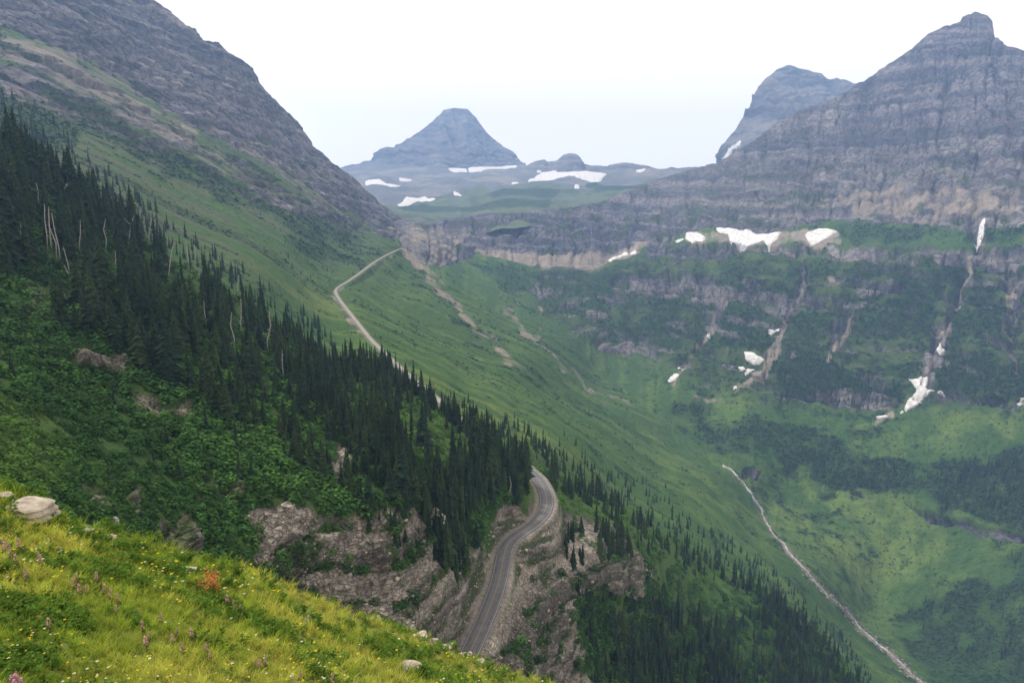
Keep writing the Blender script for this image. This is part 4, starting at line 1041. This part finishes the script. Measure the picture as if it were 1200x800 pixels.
tag(link('distant_shrubs', mesh_from('distant_shrubs', V, Fc, mat_leaf, C, smooth=False)), kind='stuff')
print('tiny', len(q), len(Fc))

# ================================================================== SNOW
mat_snow = simple_mat('old_snow', [.46, .43, .42], .75, .1, .09, col2=[.68, .67, .68], spec=.2, bump=.15, bdist=1.0)
def snow(sh, poly, label, h=2.2, name='snow_patch', soft=1.2, step=.45, seed=0):
    """old snow lying on the slope: thick in the middle, its edge sinking into the ground"""
    a = np.array(poly, float); x = np.arange(a[:, 0].min() - 3, a[:, 0].max() + 3, step); y = np.arange(a[:, 1].min() - 3, a[:, 1].max() + 3, step)
    X, Y = np.meshgrid(x, y)
    Xn = X + 1.6 * fbm(X / 5., Y / 4., 0, 3, 600 + seed); Yn = Y + 1.1 * fbm(X / 5., Y / 4., 4, 3, 601 + seed)
    m = in_poly(Xn, Yn, poly).astype(float)
    k = max(1, int(soft / step)); mb = blur(np.pad(m, 8), k)[8:-8, 8:-8]
    P = sh.at(X, Y)
    P = P + np.stack([0 * X, 0 * X, (mb - .36) * h * .7], -1) - ray(X, Y) * ((mb - .36) * h * 1.3)[..., None]
    q = (mb[:-1, :-1] > .3) & (mb[1:, 1:] > .3) & (mb[1:, :-1] > .3) & (mb[:-1, 1:] > .3)
    Fq = grid_faces(*X.shape).reshape(X.shape[0] - 1, X.shape[1] - 1, 4)[q]
    if not len(Fq): return
    us = np.unique(Fq); mp = np.full(X.size, -1); mp[us] = np.arange(len(us))
    me = mesh_from(name, P.reshape(-1, 3)[us], mp[Fq], mat_snow)
    tag(link(name, me), label, 'snow patch', 'old snow patches')
Z = lambda pts, ox, oy: [(ox + x / 3., oy + y / 3.) for x, y in pts]
SN = [(shC, Z([(12, 18), (25, 15), (60, 22), (84, 40), (70, 50), (50, 52), (35, 60), (14, 46)], 800, 267), 'small snow patch on the bench, left of the largest one', 4),
      (shC, Z([(115, 4), (160, 2), (200, 12), (230, 0), (260, 12), (300, 15), (347, 16), (330, 42), (318, 50), (305, 68), (280, 46), (250, 58), (222, 70), (195, 62), (170, 56), (160, 28), (130, 22)], 800, 267), 'largest snow patch on the bench under the right mountain', 5),
      (shC, Z([(430, 30), (440, 22), (475, 8), (520, 8), (543, 14), (510, 36), (480, 50), (456, 66), (438, 46)], 800, 267), 'wedge of snow at the right end of the bench', 5),
      (shC, Z([(1048, -30), (1064, -40), (1062, -6), (1056, 20), (1044, 42), (1036, 68), (1028, 62), (1032, 30), (1040, 5)], 800, 267), 'narrow upright tongue of snow in the gully under the right summit', 3),
      (shC, Z([(876, 412), (896, 416), (905, 398), (912, 412), (930, 414), (915, 424), (906, 438), (894, 428)], 800, 267), 'small cross-shaped snow remnant in the gully above the large snow tongue', 3),
      (shC, Z([(792, 524), (830, 524), (860, 515), (862, 530), (852, 552), (888, 562), (868, 578), (848, 590), (842, 608), (812, 634), (784, 650), (780, 640), (794, 600), (822, 574), (812, 552)], 800, 267), 'large tongue of avalanche snow at the foot of the right gully', 4),
      (shC, Z([(778, 642), (762, 652), (770, 656), (782, 650)], 800, 267), 'tiny snow scrap just below the large snow tongue', 3), (shC, Z([(678, 662), (720, 658), (718, 668), (682, 672)], 800, 267), 'thin snow strip at the lower left of the large snow tongue', 3),
      (shC, Z([(886, 568), (905, 564), (926, 570), (915, 576)], 800, 267), 'tiny snow scrap at the right tip of the large snow tongue', 3),
      (shC, Z([(216, 438), (232, 434), (252, 442), (258, 454), (298, 464), (272, 476), (244, 474), (224, 460)], 800, 267), 'wing-shaped snow patch on green ground left of the dark wood', 3),
      (shC, Z([(192, 492), (214, 486), (222, 494), (212, 504), (200, 502)], 800, 267), 'left one of two small snow spots under the wing-shaped patch', 3), (shC, Z([(224, 494), (246, 490), (260, 494), (240, 508), (216, 516), (222, 504)], 800, 267), 'right one of two small snow spots under the wing-shaped patch', 3),
      (shC, Z([(176, 558), (190, 556), (190, 570), (178, 570)], 800, 267), 'snow dot low on the green slope, lowest of the middle group', 3), (shC, Z([(80, 370), (98, 368), (96, 382), (84, 380)], 800, 267), 'snow dot at the top of the pale chute left of the green knob', 3),
      (shC, Z([(302, 352), (320, 352), (338, 344), (338, 352), (316, 360), (306, 372)], 800, 267), 'small snow hook on top of the rounded green knob', 3), (shC, Z([(1168, 612), (1186, 600), (1220, 590), (1240, 612), (1200, 622), (1176, 620)], 800, 267), 'snow patch at the right edge under the rock band', 3),
      (shC, Z([(1146, 538), (1156, 522), (1170, 510), (1188, 514), (1176, 528), (1156, 542)], 400, 267), 'snow spot on the pale chute, lower of two left of the wing-shaped patch', 3), (shC, Z([(1180, 492), (1194, 480), (1206, 480), (1204, 490), (1190, 498)], 400, 267), 'snow spot on the pale chute, upper of two left of the wing-shaped patch', 3),
      (shC, Z([(938, 122), (960, 106), (984, 94), (1000, 86), (1014, 90), (1034, 78), (1036, 84), (1012, 98), (990, 104), (966, 114), (946, 126)], 400, 267), 'slanting snow streak at the foot of the headwall cliff', 5),
      (shC, Z([(1170, 44), (1196, 36), (1205, 40), (1180, 50)], 400, 267), 'little snow fleck above the slanting streak at the headwall', 4),
      (shD, Z([(312, 396), (345, 394), (395, 400), (420, 410), (438, 420), (446, 436), (400, 432), (360, 414), (318, 406)], 400, 60), 'snow band under the left half of the central pyramid peak', 12),
      (shD, Z([(446, 420), (510, 404), (536, 400), (542, 386), (548, 404), (600, 400), (612, 396), (618, 414), (580, 418), (540, 422), (500, 430), (468, 438), (448, 434)], 400, 60), 'snow band under the right half of the central pyramid peak', 12),
      (shD, Z([(640, 462), (680, 448), (705, 430), (735, 428), (762, 408), (766, 414), (752, 432), (800, 436), (812, 426), (850, 424), (880, 434), (934, 434), (906, 456), (850, 454), (800, 450), (720, 456), (680, 456)], 400, 60), 'longest snowfield on the far basin, right of the central peak', 12),
      (shD, Z([(86, 470), (96, 463), (140, 462), (170, 474), (214, 484), (206, 490), (150, 484), (112, 478), (88, 482)], 400, 60), 'snow band low on the left shoulder of the central peak', 10),
      (shD, Z([(198, 456), (222, 452), (250, 458), (246, 466), (206, 462)], 400, 60), 'small snow strip above the pair of bands left of the basin', 8),
      (shD, Z([(196, 542), (212, 530), (230, 516), (270, 518), (292, 510), (310, 520), (336, 520), (318, 528), (262, 530), (240, 540), (216, 546)], 400, 60), 'ragged snow patch in the basin just above the left rock spur', 8),
      (shD, Z([(1030, 420), (1046, 414), (1070, 418), (1068, 428), (1040, 430)], 400, 60), 'snow patch high on the far ridge, near the foot of the square peak', 10), (shD, Z([(594, 460), (624, 460), (620, 468), (598, 466)], 400, 60), 'snow dot left of the longest snowfield', 8),
      (shD, Z([(686, 424), (704, 424), (706, 430), (690, 430)], 400, 60), 'snow dot above the left end of the longest snowfield', 8), (shD, Z([(818, 472), (838, 470), (836, 478), (820, 478)], 400, 60), 'snow dot below the longest snowfield', 8),
      (shD, Z([(188, 394), (204, 390), (208, 398), (192, 400)], 400, 60), 'snow dot on the left foot of the central peak', 8), (shD, Z([(392, 502), (420, 502), (424, 508), (400, 510)], 400, 60), 'snow fleck in the middle of the far basin', 8),
      (shK, Z([(138, 560), (158, 544), (180, 524), (196, 508), (205, 502), (206, 512), (196, 528), (172, 550), (150, 562)], 800, 0), 'snow streak at the left foot of the square peak', 9)]
for k, (sh, poly, lab, h) in enumerate(SN): snow(sh, poly, lab, h, seed=k)

# ================================================================== CREEK
CREEK = [(1085, 806), (1075, 796), (1062, 783), (1045, 768), (1025, 752), (1008, 738), (990, 716), (968, 698), (952, 680), (938, 664), (922, 646), (908, 630), (898, 614), (893, 600), (887, 590), (880, 580), (868, 564), (856, 552), (846, 544)]
CREEK2 = [(846, 544), (830, 535), (815, 524), (800, 516), (785, 508), (772, 500)]
mat_gravel = simple_mat('creek_gravel', [.09, .075, .065], .95, .3, .25, col2=[.21, .175, .15], bump=.8, bdist=1.0)
mat_water = simple_mat('white_water', [.12, .125, .125], .35, .2, .12, col2=[.48, .50, .51], spec=.5)
def drape(line, wpx, mat, name, lift, label=None):
    p = np.array(line, float); L = np.r_[0, np.cumsum(np.linalg.norm(np.diff(p, axis=0), axis=1))]; t = np.arange(0, L[-1], 1.0)
    c = np.stack([np.interp(t, L, p[:, 0]), np.interp(t, L, p[:, 1])], 1)
    c[:, 0] += 1.6 * fbm(t / 9, 0, 0, 3, 640); d = np.gradient(c, axis=0); d /= np.linalg.norm(d, axis=1)[:, None]; n = np.stack([-d[:, 1], d[:, 0]], 1)
    w = np.interp(t, np.linspace(0, L[-1], len(wpx)), wpx) * (1 + .45 * fbm(t / 5, 3, 0, 3, 641))
    G = []
    for k in np.linspace(-1, 1, 5):
        q = c + n * (w * k / 2)[:, None]
        P = shC.at(q[:, 0], q[:, 1]); P[:, 2] += lift * (1 if abs(k) < .9 else -.6); P -= ray(q[:, 0], q[:, 1]) * (lift * 1.2 if abs(k) < .9 else 0); G.append(P)
    G = np.stack(G, 1)
    return link(name, mesh_from(name, G.reshape(-1, 3), grid_faces(*G.shape[:2]), mat))
tag(drape(CREEK, [7.5, 7, 6, 5.5, 5, 5, 5, 4, 4, 3, 2], mat_gravel, 'creek_bed', .7), kind='structure')
tag(drape(CREEK, [1.2, .8, 1.3, .8, 1.1, 1.4, 2, 2.2, 1.8], mat_water, 'creek_water', 1.4), kind='structure')

# ================================================================== STONES
def rock_proto(seed, flat=.6, cuts=9, rough=.06):
    """an angular stone: a sphere cut by planes"""
    r = rng(seed); import bmesh
    bm = bmesh.new(); bmesh.ops.create_icosphere(bm, subdivisions=4, radius=1.0)
    V = np.array([v.co[:] for v in bm.verts]); Fc = np.array([[v.index for v in f.verts] for f in bm.faces]); bm.free()
    for _ in range(cuts):
        n = r.normal(size=3); n /= np.linalg.norm(n); d = r.uniform(.45, .8)
        e = V @ n - d; V = V - n[None] * np.maximum(e, 0)[:, None]
    V = V * [1, 1, flat]
    V = V * (1 + rough * fbm(V[:, 0] * 2.2, V[:, 1] * 2.2, V[:, 2] * 5, 4, seed))[:, None]
    return V, Fc
mat_stone = simple_mat('pale_lichen_stone', [.21, .18, .145], .95, .2, 3.0, col2=[.40, .35, .29], bump=.6, bdist=.05)
mat_stone_g = simple_mat('grey_stone', [.20, .18, .17], .95, .2, 3.0, col2=[.38, .35, .32], bump=.7, bdist=.05)
# pale boulders strewn along the creek
nb_ = 900
ti = R.random(nb_) ** 1.3; p = np.array(CREEK, float); L = np.r_[0, np.cumsum(np.linalg.norm(np.diff(p, axis=0), axis=1))]
cx = np.interp(ti * L[-1], L, p[:, 0]); cy = np.interp(ti * L[-1], L, p[:, 1]); wd = np.interp(ti, [0, 1], [6, 3])
cx += R.normal(size=nb_) * wd * .6; cy += R.normal(size=nb_) * wd * .3
PR = [(*rock_proto(660 + k, .7), None) for k in range(1)]
import bmesh
def small_rock(seed):
    r = rng(seed); bm = bmesh.new(); bmesh.ops.create_icosphere(bm, subdivisions=1, radius=1.0)
    V = np.array([v.co[:] for v in bm.verts]) * (1 + r.normal(size=(len(bm.verts), 1)) * .18) * [1, .8, .65]; Fc = np.array([[v.index for v in f.verts] for f in bm.faces]); bm.free()
    return V, Fc, np.ones(len(V))
SR = [small_rock(670 + k) for k in range(5)]
P = shC.at(cx, cy); sz = R.uniform(.5, 2.0, nb_) ** 1.3
V, Fc, C = merge(SR, P + [0, 0, .5], sz, R.random(nb_) * 6.3, np.array([.20, .17, .15])[None] * R.uniform(.6, 1.4, nb_)[:, None])
mat_rub = vcol_mat('rubble_stone', var=.3, var_scale=1.0)
tag(link('creek_boulders', mesh_from('creek_boulders', V, Fc, mat_rub, C, smooth=False)), kind='stuff')
# broken rock on the spur: below the cliffs and beside the road
q = np.stack([R.uniform(270, 770, 26000), R.uniform(580, 830, 26000)], 1)
rv = sheet_val(shB, rockB, q[:, 0], q[:, 1]); rdv = sheet_val(shB, rdB, q[:, 0], q[:, 1])
q = q[(rdv > 5.6) & (((rv > .6) & (R.random(len(q)) < .07)) | ((rdv < 9) & (R.random(len(q)) < .25)))]
P = shB.at(q[:, 0], q[:, 1]); sz = R.uniform(.15, .55, len(q)) * (1 + 1.4 * (R.random(len(q)) < .08))
V, Fc, C = merge(SR, P, sz, R.random(len(q)) * 6.3, np.array([.27, .23, .195])[None] * R.uniform(.6, 1.5, len(q))[:, None])
tag(link('cliff_rubble', mesh_from('cliff_rubble', V, Fc, mat_rub, C, smooth=False)), kind='stuff')

def stone(sh, px, py, wpx, hpx, label, seed, mat, rz=0.0, flat=None, cat='boulder', name='boulder', depthk=.8, sink=.25, tilt=(0, 0), cuts=9, slab=False):
    P = sh.at(px, py); t = float(project(P)[2]); s = t / F
    V, Fc = rock_proto(seed, 1.0, cuts)
    if slab:
        p_ = 5.0; V, Fc = rock_proto(seed, 1.0, 0, 0.0); V = V / (np.abs(V) ** p_).sum(1)[:, None] ** (1 / p_)
        V = V * (1 + .05 * fbm(V[:, 0] * 2, V[:, 1] * 2, V[:, 2] * 2, 4, seed))[:, None]; V[:, 0] *= 1 - .18 * V[:, 2]; V[:, 0] += .12 * V[:, 1]
        V[:, :2] *= (1 + .05 * np.sign(np.sin(V[:, 2] * 11)))[:, None]
    V = V / np.abs(V).max(0)
    V = V * [wpx * s / 2, wpx * s / 2 * depthk, hpx * s / 2]
    V[:, 2] += V[:, 0] * tilt[0] + V[:, 1] * tilt[1]
    c, s_ = math.cos(rz), math.sin(rz)
    V = np.stack([V[:, 0] * c - V[:, 1] * s_, V[:, 0] * s_ + V[:, 1] * c, V[:, 2]], 1)
    o = link(name, mesh_from(name, V, Fc, mat, smooth=False))
    o.location = tuple(P + [0, 0, hpx * s * (.5 - sink)])
    return tag(o, label, cat)
stone(shA, 38, 607, 44, 24, 'large flat-topped pale boulder at the upper left edge of the meadow', 700, mat_stone, .2, tilt=(-.30, -.12), sink=.12, slab=True, depthk=1.3)
stone(shA, 4, 592, 24, 11, 'grass-tufted pale boulder at the far left edge beside the large one', 701, mat_stone, .6, tilt=(-.2, 0), slab=True)
stone(shA, 98, 627, 26, 9, 'small flat pale stone on the meadow rim right of the large boulder', 702, mat_stone, .1)
stone(shA, 128, 629, 24, 5, 'thin pale slab lying on the rim beside the small flat stone', 703, mat_stone, -.4)
stone(shA, 218, 668, 26, 12, 'rounded pale stone near the orange bush', 704, mat_stone, .3)
stone(shA, 355, 727, 18, 6, 'small pale stone in the grass right of the orange bush', 705, mat_stone, .3)
stone(shA, 481, 789, 34, 13, 'flat pale brown stone in the grass at the bottom centre', 706, mat_stone, -.2)
stone(shA, 52, 800, 22, 12, 'white stone at the bottom left corner', 707, mat_stone, .5)
stone(shA, 440, 727, 16, 6, 'small pale stone on the rim above the road end', 708, mat_stone, .5)
for k, (px, py, w, h) in enumerate([(492, 747, 20, 8), (506, 753, 16, 6), (524, 761, 22, 7), (545, 770, 18, 6), (562, 777, 14, 5), (576, 780, 14, 4)]):
    lb = ['leftmost and thickest', 'second from the left', 'third from the left', 'fourth from the left', 'fifth from the left', 'rightmost'][k]
    stone(shA, px, py, w, h, lb + ' pale slab on the rim above the road end', 710 + k, mat_stone, .2 * k).__setitem__('group', 'pale slabs on the rim')
stone(shB, 111, 596, 13, 7, 'pale rock poking from the dark shrubs beyond the meadow rim', 720, mat_stone_g, .2)
stone(shB, 132, 614, 14, 11, 'grey rock in the shrubs just beyond the rim, lower of two', 721, mat_stone_g, .9)
stone(shB, 328, 598, 9, 7, 'pale block on top of the cliff edge', 722, mat_stone_g, .4)

# ================================================================== MEADOW
def blade(r, h, w, lean):
    a = r.random() * 6.3; c, s_ = math.cos(a), math.sin(a); x0, y0 = r.normal() * .09, r.normal() * .09
    l = lean * (.4 + r.random()); pa = r.random() * 3.14; wx_, wy_ = math.cos(pa) * w, math.sin(pa) * w
    m = (x0 + c * l * .35, y0 + s_ * l * .35, h * .6); t = (x0 + c * l, y0 + s_ * l, h)
    V = [(x0 - wx_, y0 - wy_, -.05), (x0 + wx_, y0 + wy_, -.05), (m[0] - wx_ * .8, m[1] - wy_ * .8, m[2]), (m[0] + wx_ * .8, m[1] + wy_ * .8, m[2]), t]
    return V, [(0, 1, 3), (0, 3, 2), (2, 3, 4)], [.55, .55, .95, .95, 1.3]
def tuft(seed, n, h=1.0, w=.014, lean=.4):
    r = rng(seed); V, Fc, fa = [], [], []
    for _ in range(n):
        v, f, a = blade(r, h * r.uniform(.5, 1.1), w, lean); k = len(V); V += v; Fc += [(a_ + k, b + k, c + k) for a_, b, c in f]; fa += a
    return np.array(V, float), np.array(Fc), np.array(fa)
def forb(seed, n):
    r = rng(seed); V, Fc, fa = [], [], []
    for _ in range(n):
        h = r.uniform(.15, 1); a = r.random() * 6.3; c, s_ = math.cos(a), math.sin(a); L = r.uniform(.16, .34); x0, y0 = r.normal() * .1, r.normal() * .1; w = L * .28; k = len(V)
        V += [(x0, y0, h), (x0 + c * L * .5 - s_ * w, y0 + s_ * L * .5 + c * w, h + .1), (x0 + c * L, y0 + s_ * L, h - .02), (x0 + c * L * .5 + s_ * w, y0 + s_ * L * .5 - c * w, h + .1)]
        Fc += [(k, k + 1, k + 2), (k, k + 2, k + 3)]; fa += [.8 + .4 * r.random()] * 4
    return np.array(V), np.array(Fc), np.array(fa)
GR = [tuft(800 + k, 15, 1, .020, .55) for k in range(6)] + [forb(810 + k, 26) for k in range(4)]
ng = 58000
q = np.stack([R.uniform(-240, 900, ng), R.uniform(500, 1150, ng)], 1)
q = q[(q[:, 1] > np.interp(q[:, 0], shA.px, shA.top)) & ((q[:, 1] < 850) | (R.random(ng) < .25))]
P = shA.at(q[:, 0], q[:, 1]); t = project(P)[2]
pt = fbm(P[:, 0] / 3.0, P[:, 1] / 3.0, 0, 4, 821); pt2 = fbm(P[:, 0] / .9, P[:, 1] / .9, 0, 3, 822)
leafy = (pt2 + .6 * pt + R.normal(size=len(q)) * .15) < -.22
pick = np.where(leafy, R.integers(6, 10, len(q)), R.integers(0, 6, len(q)))
cg = mixc(np.broadcast_to([.27, .36, .040], P.shape).copy(), [.50, .50, .09], sstep(-.1, .5, pt + R.normal(size=len(q)) * .22))
cg = np.where(leafy[:, None], np.array([.11, .20, .03])[None], cg) * R.uniform(.75, 1.25, len(q))[:, None]
hh = R.uniform(.16, .36, len(q)) * np.clip(t / 17, .6, 1.7)
tl = np.stack([R.normal(size=len(q)) * .12 + .22, R.normal(size=len(q)) * .12 - .12], 1)
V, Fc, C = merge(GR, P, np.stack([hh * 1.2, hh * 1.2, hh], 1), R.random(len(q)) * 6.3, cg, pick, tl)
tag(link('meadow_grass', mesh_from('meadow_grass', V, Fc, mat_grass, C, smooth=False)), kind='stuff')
# tiny yellow and white blossoms
def blossom(seed):
    r = rng(seed); V, Fc = [], []
    for i in range(5):
        a = i * 1.257; k = len(V); V += [(0, 0, 0), (math.cos(a - .4), math.sin(a - .4), .2), (math.cos(a + .4), math.sin(a + .4), .2)]; Fc.append((k, k + 1, k + 2))
    return np.array(V), np.array(Fc), np.ones(len(V))
BL = [blossom(1)]
nf = 2600
q = np.stack([R.uniform(-200, 640, nf), R.uniform(580, 860, nf)], 1); q = q[q[:, 1] > np.interp(q[:, 0], shA.px, shA.top) + 8]
q = q[fbm(q[:, 0] / 60, q[:, 1] / 40, 0, 3, 830) + R.normal(size=len(q)) * .15 > -.05]
P = shA.at(q[:, 0], q[:, 1]); t = project(P)[2]; P[:, 2] += R.uniform(.2, .4, len(P)) * np.clip(t / 17, .6, 1.5)
kc = R.random(len(q)); cf = np.where((kc < .7)[:, None], np.array([.75, .55, .04])[None], np.array([.75, .73, .65])[None])
V, Fc, C = merge(BL, P, R.uniform(.018, .04, len(q)) * np.clip(t / 17, .7, 1.6), R.random(len(q)) * 6.3, cf)
tag(link('small_wildflowers', mesh_from('small_wildflowers', V, Fc, vcol_mat('petals', var=.1, trans=.3), C, smooth=False)), kind='stuff')

# fireweed: stem, leaves, a spike of pink flowers
mat_stem = simple_mat('fireweed_stem', [.10, .12, .04], .8, .2, 6.)
mat_pink = [simple_mat('pink_fireweed_petals', [.50, .20, .30], .8, .2, 9., col2=[.62, .34, .42]), simple_mat('faded_fireweed_petals', [.34, .19, .18], .85, .2, 9., col2=[.50, .32, .29])]
def fire_meshes(seed):
    r = rng(seed)
    sv, sf = tube([(0, 0, -.05), (.01, 0, .5), (.03, .01, 1)], [.012, .009, .004], 5)
    V, Fc = [], []
    for i in range(26):
        h = r.uniform(.12, .66); a = r.random() * 6.3; c, s_ = math.cos(a), math.sin(a); L = r.uniform(.1, .17); k = len(V); w = .016
        V += [(0, 0, h), (c * L * .5 - s_ * w, s_ * L * .5 + c * w, h + .04), (c * L, s_ * L, h + .01), (c * L * .5 + s_ * w, s_ * L * .5 - c * w, h + .04)]; Fc += [(k, k + 1, k + 2), (k, k + 2, k + 3)]
    lv, lf = np.array(V), np.array(Fc)
    V, Fc = [], []
    for i in range(60):
        h = r.uniform(.62, 1.02); a = r.random() * 6.3; rad = .075 * (1.15 - h) / .5 + .008; d = np.array([math.cos(a) * rad + .02, math.sin(a) * rad, h]); s = r.uniform(.02, .04); k = len(V)
        n1 = r.normal(size=3); n1 /= np.linalg.norm(n1); n2 = np.cross(n1, r.normal(size=3)); n2 /= np.linalg.norm(n2)
        V += [d - n1 * s, d + n2 * s, d + n1 * s, d - n2 * s]; Fc += [(k, k + 1, k + 2), (k, k + 2, k + 3)]
    return (sv, sf), (lv, lf), (np.array(V), np.array(Fc))
FM = []
for k in range(3):
    a, b, c = fire_meshes(850 + k)
    FM.append((mesh_from('stem', *a, mat_stem), mesh_from('leaves', *b, mat_stem, smooth=False), mesh_from('flower_spike', *c, mat_pink[0], smooth=False), mesh_from('flower_spike', *c, mat_pink[1], smooth=False)))
FW = [(3, 645, 0), (9, 662, 0), (16, 668, 1), (22, 676, 1), (27, 662, 1), (34, 690, 1), (48, 668, 1), (52, 680, 1), (88, 700, 1), (96, 708, 1), (92, 694, 1), (103, 703, 1), (116, 694, 1), (124, 705, 1), (132, 709, 1),
      (138, 724, 1), (141, 716, 1), (168, 742, 1), (172, 758, 0), (176, 748, 1), (190, 732, 1), (203, 752, 0), (208, 745, 1), (215, 762, 1), (226, 752, 1), (243, 766, 1), (247, 772, 1), (268, 712, 1), (275, 716, 1),
      (283, 720, 1), (300, 782, 1), (306, 788, 1), (312, 784, 1), (15, 806, 0), (21, 810, 0), (27, 806, 0), (345, 810, 1), (352, 800, 1), (390, 805, 1), (60, 745, 1)]
for k, (px, py, v) in enumerate(FW):
    P = shA.at(px, py + 5); t = float(project(P)[2]); h = float(R.uniform(.40, .62) * min(1.2, max(.75, t / 17)))
    lab = 'fresh bright pink fireweed spike standing in the meadow grass' if v == 0 else 'fading dusty pink fireweed spike standing in the meadow grass'
    if px == 3: lab = 'brightest pink fireweed at the left edge of the meadow'
    else:
        reg = 'by the left edge' if px < 65 and py < 720 else 'in the bottom left corner' if px < 65 and py > 780 else 'between the boulder and the orange bush' if px < 145 else 'below the orange bush' if px < 260 and py < 780 else 'just right of the orange bush' if py < 730 else 'in the bottom middle of the meadow'
        same = sorted([w[0] for w in FW if w[0] != 3 and w[2] == v and ('by the left edge' if w[0] < 65 and w[1] < 720 else 'in the bottom left corner' if w[0] < 65 and w[1] > 780 else 'between the boulder and the orange bush' if w[0] < 145 else 'below the orange bush' if w[0] < 260 and w[1] < 780 else 'just right of the orange bush' if w[1] < 730 else 'in the bottom middle of the meadow') == reg])
        n_ = same.index(px); lab = ((['leftmost', 'second from left', 'third from left', 'fourth from left', 'fifth from left', 'sixth from left', 'seventh from left', 'eighth from left', 'ninth from left'][min(n_, 8)] if n_ < len(same) - 1 or n_ == 0 else 'rightmost') + ' ' if len(same) > 1 else '') + ('fresh pink' if v == 0 else 'faded pink') + ' fireweed ' + reg
    o = thing('fireweed', P, lab, 'wildflower', 'fireweed in the meadow', float(R.random() * 6.3), (h, h, h))
    m = FM[k % 3]; link('stem', m[0], o); link('leaves', m[1], o); link('flower_spike', m[2 + v], o)

# the small orange bush
P = shA.at(249, 702); t = float(project(P)[2]); H = 40 * t / F
ob = thing('orange_bush', P, 'small rust-orange bush with dry leaves standing alone on the meadow', 'bush')
r = rng(900); tw = []; LV, LF = [], []
for i in range(34):
    a = r.random() * 6.3; rr = r.uniform(.08, .38); hgt = r.uniform(.5, 1.0); e = np.array([math.cos(a) * rr, math.sin(a) * rr, hgt * (1 - .25 * rr)]) * H
    mid = e * [.45, .45, .5]; tw.append(tube([(0, 0, -.05), mid, e], [.011, .007, .002], 4))
    for j in range(26):
        f = r.uniform(.35, 1.03); p = mid * (1 - f) + e * f if f > .5 else mid * (2 * f); p = p + r.normal(size=3) * .035 * H; s = r.uniform(.012, .026) * H * 1.3
        n1 = r.normal(size=3); n1 /= np.linalg.norm(n1); n2 = np.cross(n1, r.normal(size=3)); n2 /= np.linalg.norm(n2); kk = len(LV)
        LV += [p - n1 * s, p + n2 * s * .6, p + n1 * s, p - n2 * s * .6]; LF += [(kk, kk + 1, kk + 2), (kk, kk + 2, kk + 3)]
V, Fc = join(tw); link('branches', mesh_from('branches', V, Fc, simple_mat('brown_twigs', [.14, .07, .04], .9, .2, 5.)), ob)
link('leaves', mesh_from('leaves', np.array(LV), np.array(LF), simple_mat('rust_leaves', [.42, .15, .04], .8, .2, 8., col2=[.60, .27, .08]), smooth=False), ob)

# ================================================================== AIR
def box_mesh(name, x0, x1, y0, y1, z0, z1, mat):
    V = np.array([(x, y, z) for x in (x0, x1) for y in (y0, y1) for z in (z0, z1)], float)
    Fq = np.array([(0, 1, 3, 2), (4, 6, 7, 5), (0, 4, 5, 1), (2, 3, 7, 6), (0, 2, 6, 4), (1, 5, 7, 3)])
    return mesh_from(name, V, Fq, mat, smooth=False)
mh = bpy.data.materials.new('haze_air'); mh.use_nodes = True
nt = mh.node_tree
for n in list(nt.nodes): nt.nodes.remove(n)
o_ = nt.nodes.new('ShaderNodeOutputMaterial'); v_ = nt.nodes.new('ShaderNodeVolumePrincipled')
v_.inputs['Color'].default_value = HAZE_COLOR
v_.inputs['Density'].default_value = HAZE_DENSITY
v_.inputs['Anisotropy'].default_value = 0.15
nt.links.new(v_.outputs[0], o_.inputs['Volume'])
allv = []
for o in scene.objects:
    if o.type == 'MESH' and o.parent is None and o.data and len(o.data.vertices):
        b = np.array([o.matrix_world @ Vector(c) for c in o.bound_box]); allv += [b.min(0), b.max(0)]
allv = np.array(allv); lo = allv.min(0); hi = allv.max(0)
hz = link('haze', box_mesh('haze', min(lo[0], 0) - 60, hi[0] + 60, min(lo[1], 0) - 60, hi[1] + 60, lo[2] - 1.3, hi[2] + 25, mh))
tag(hz, kind='stuff')
print('BOX', lo, hi)
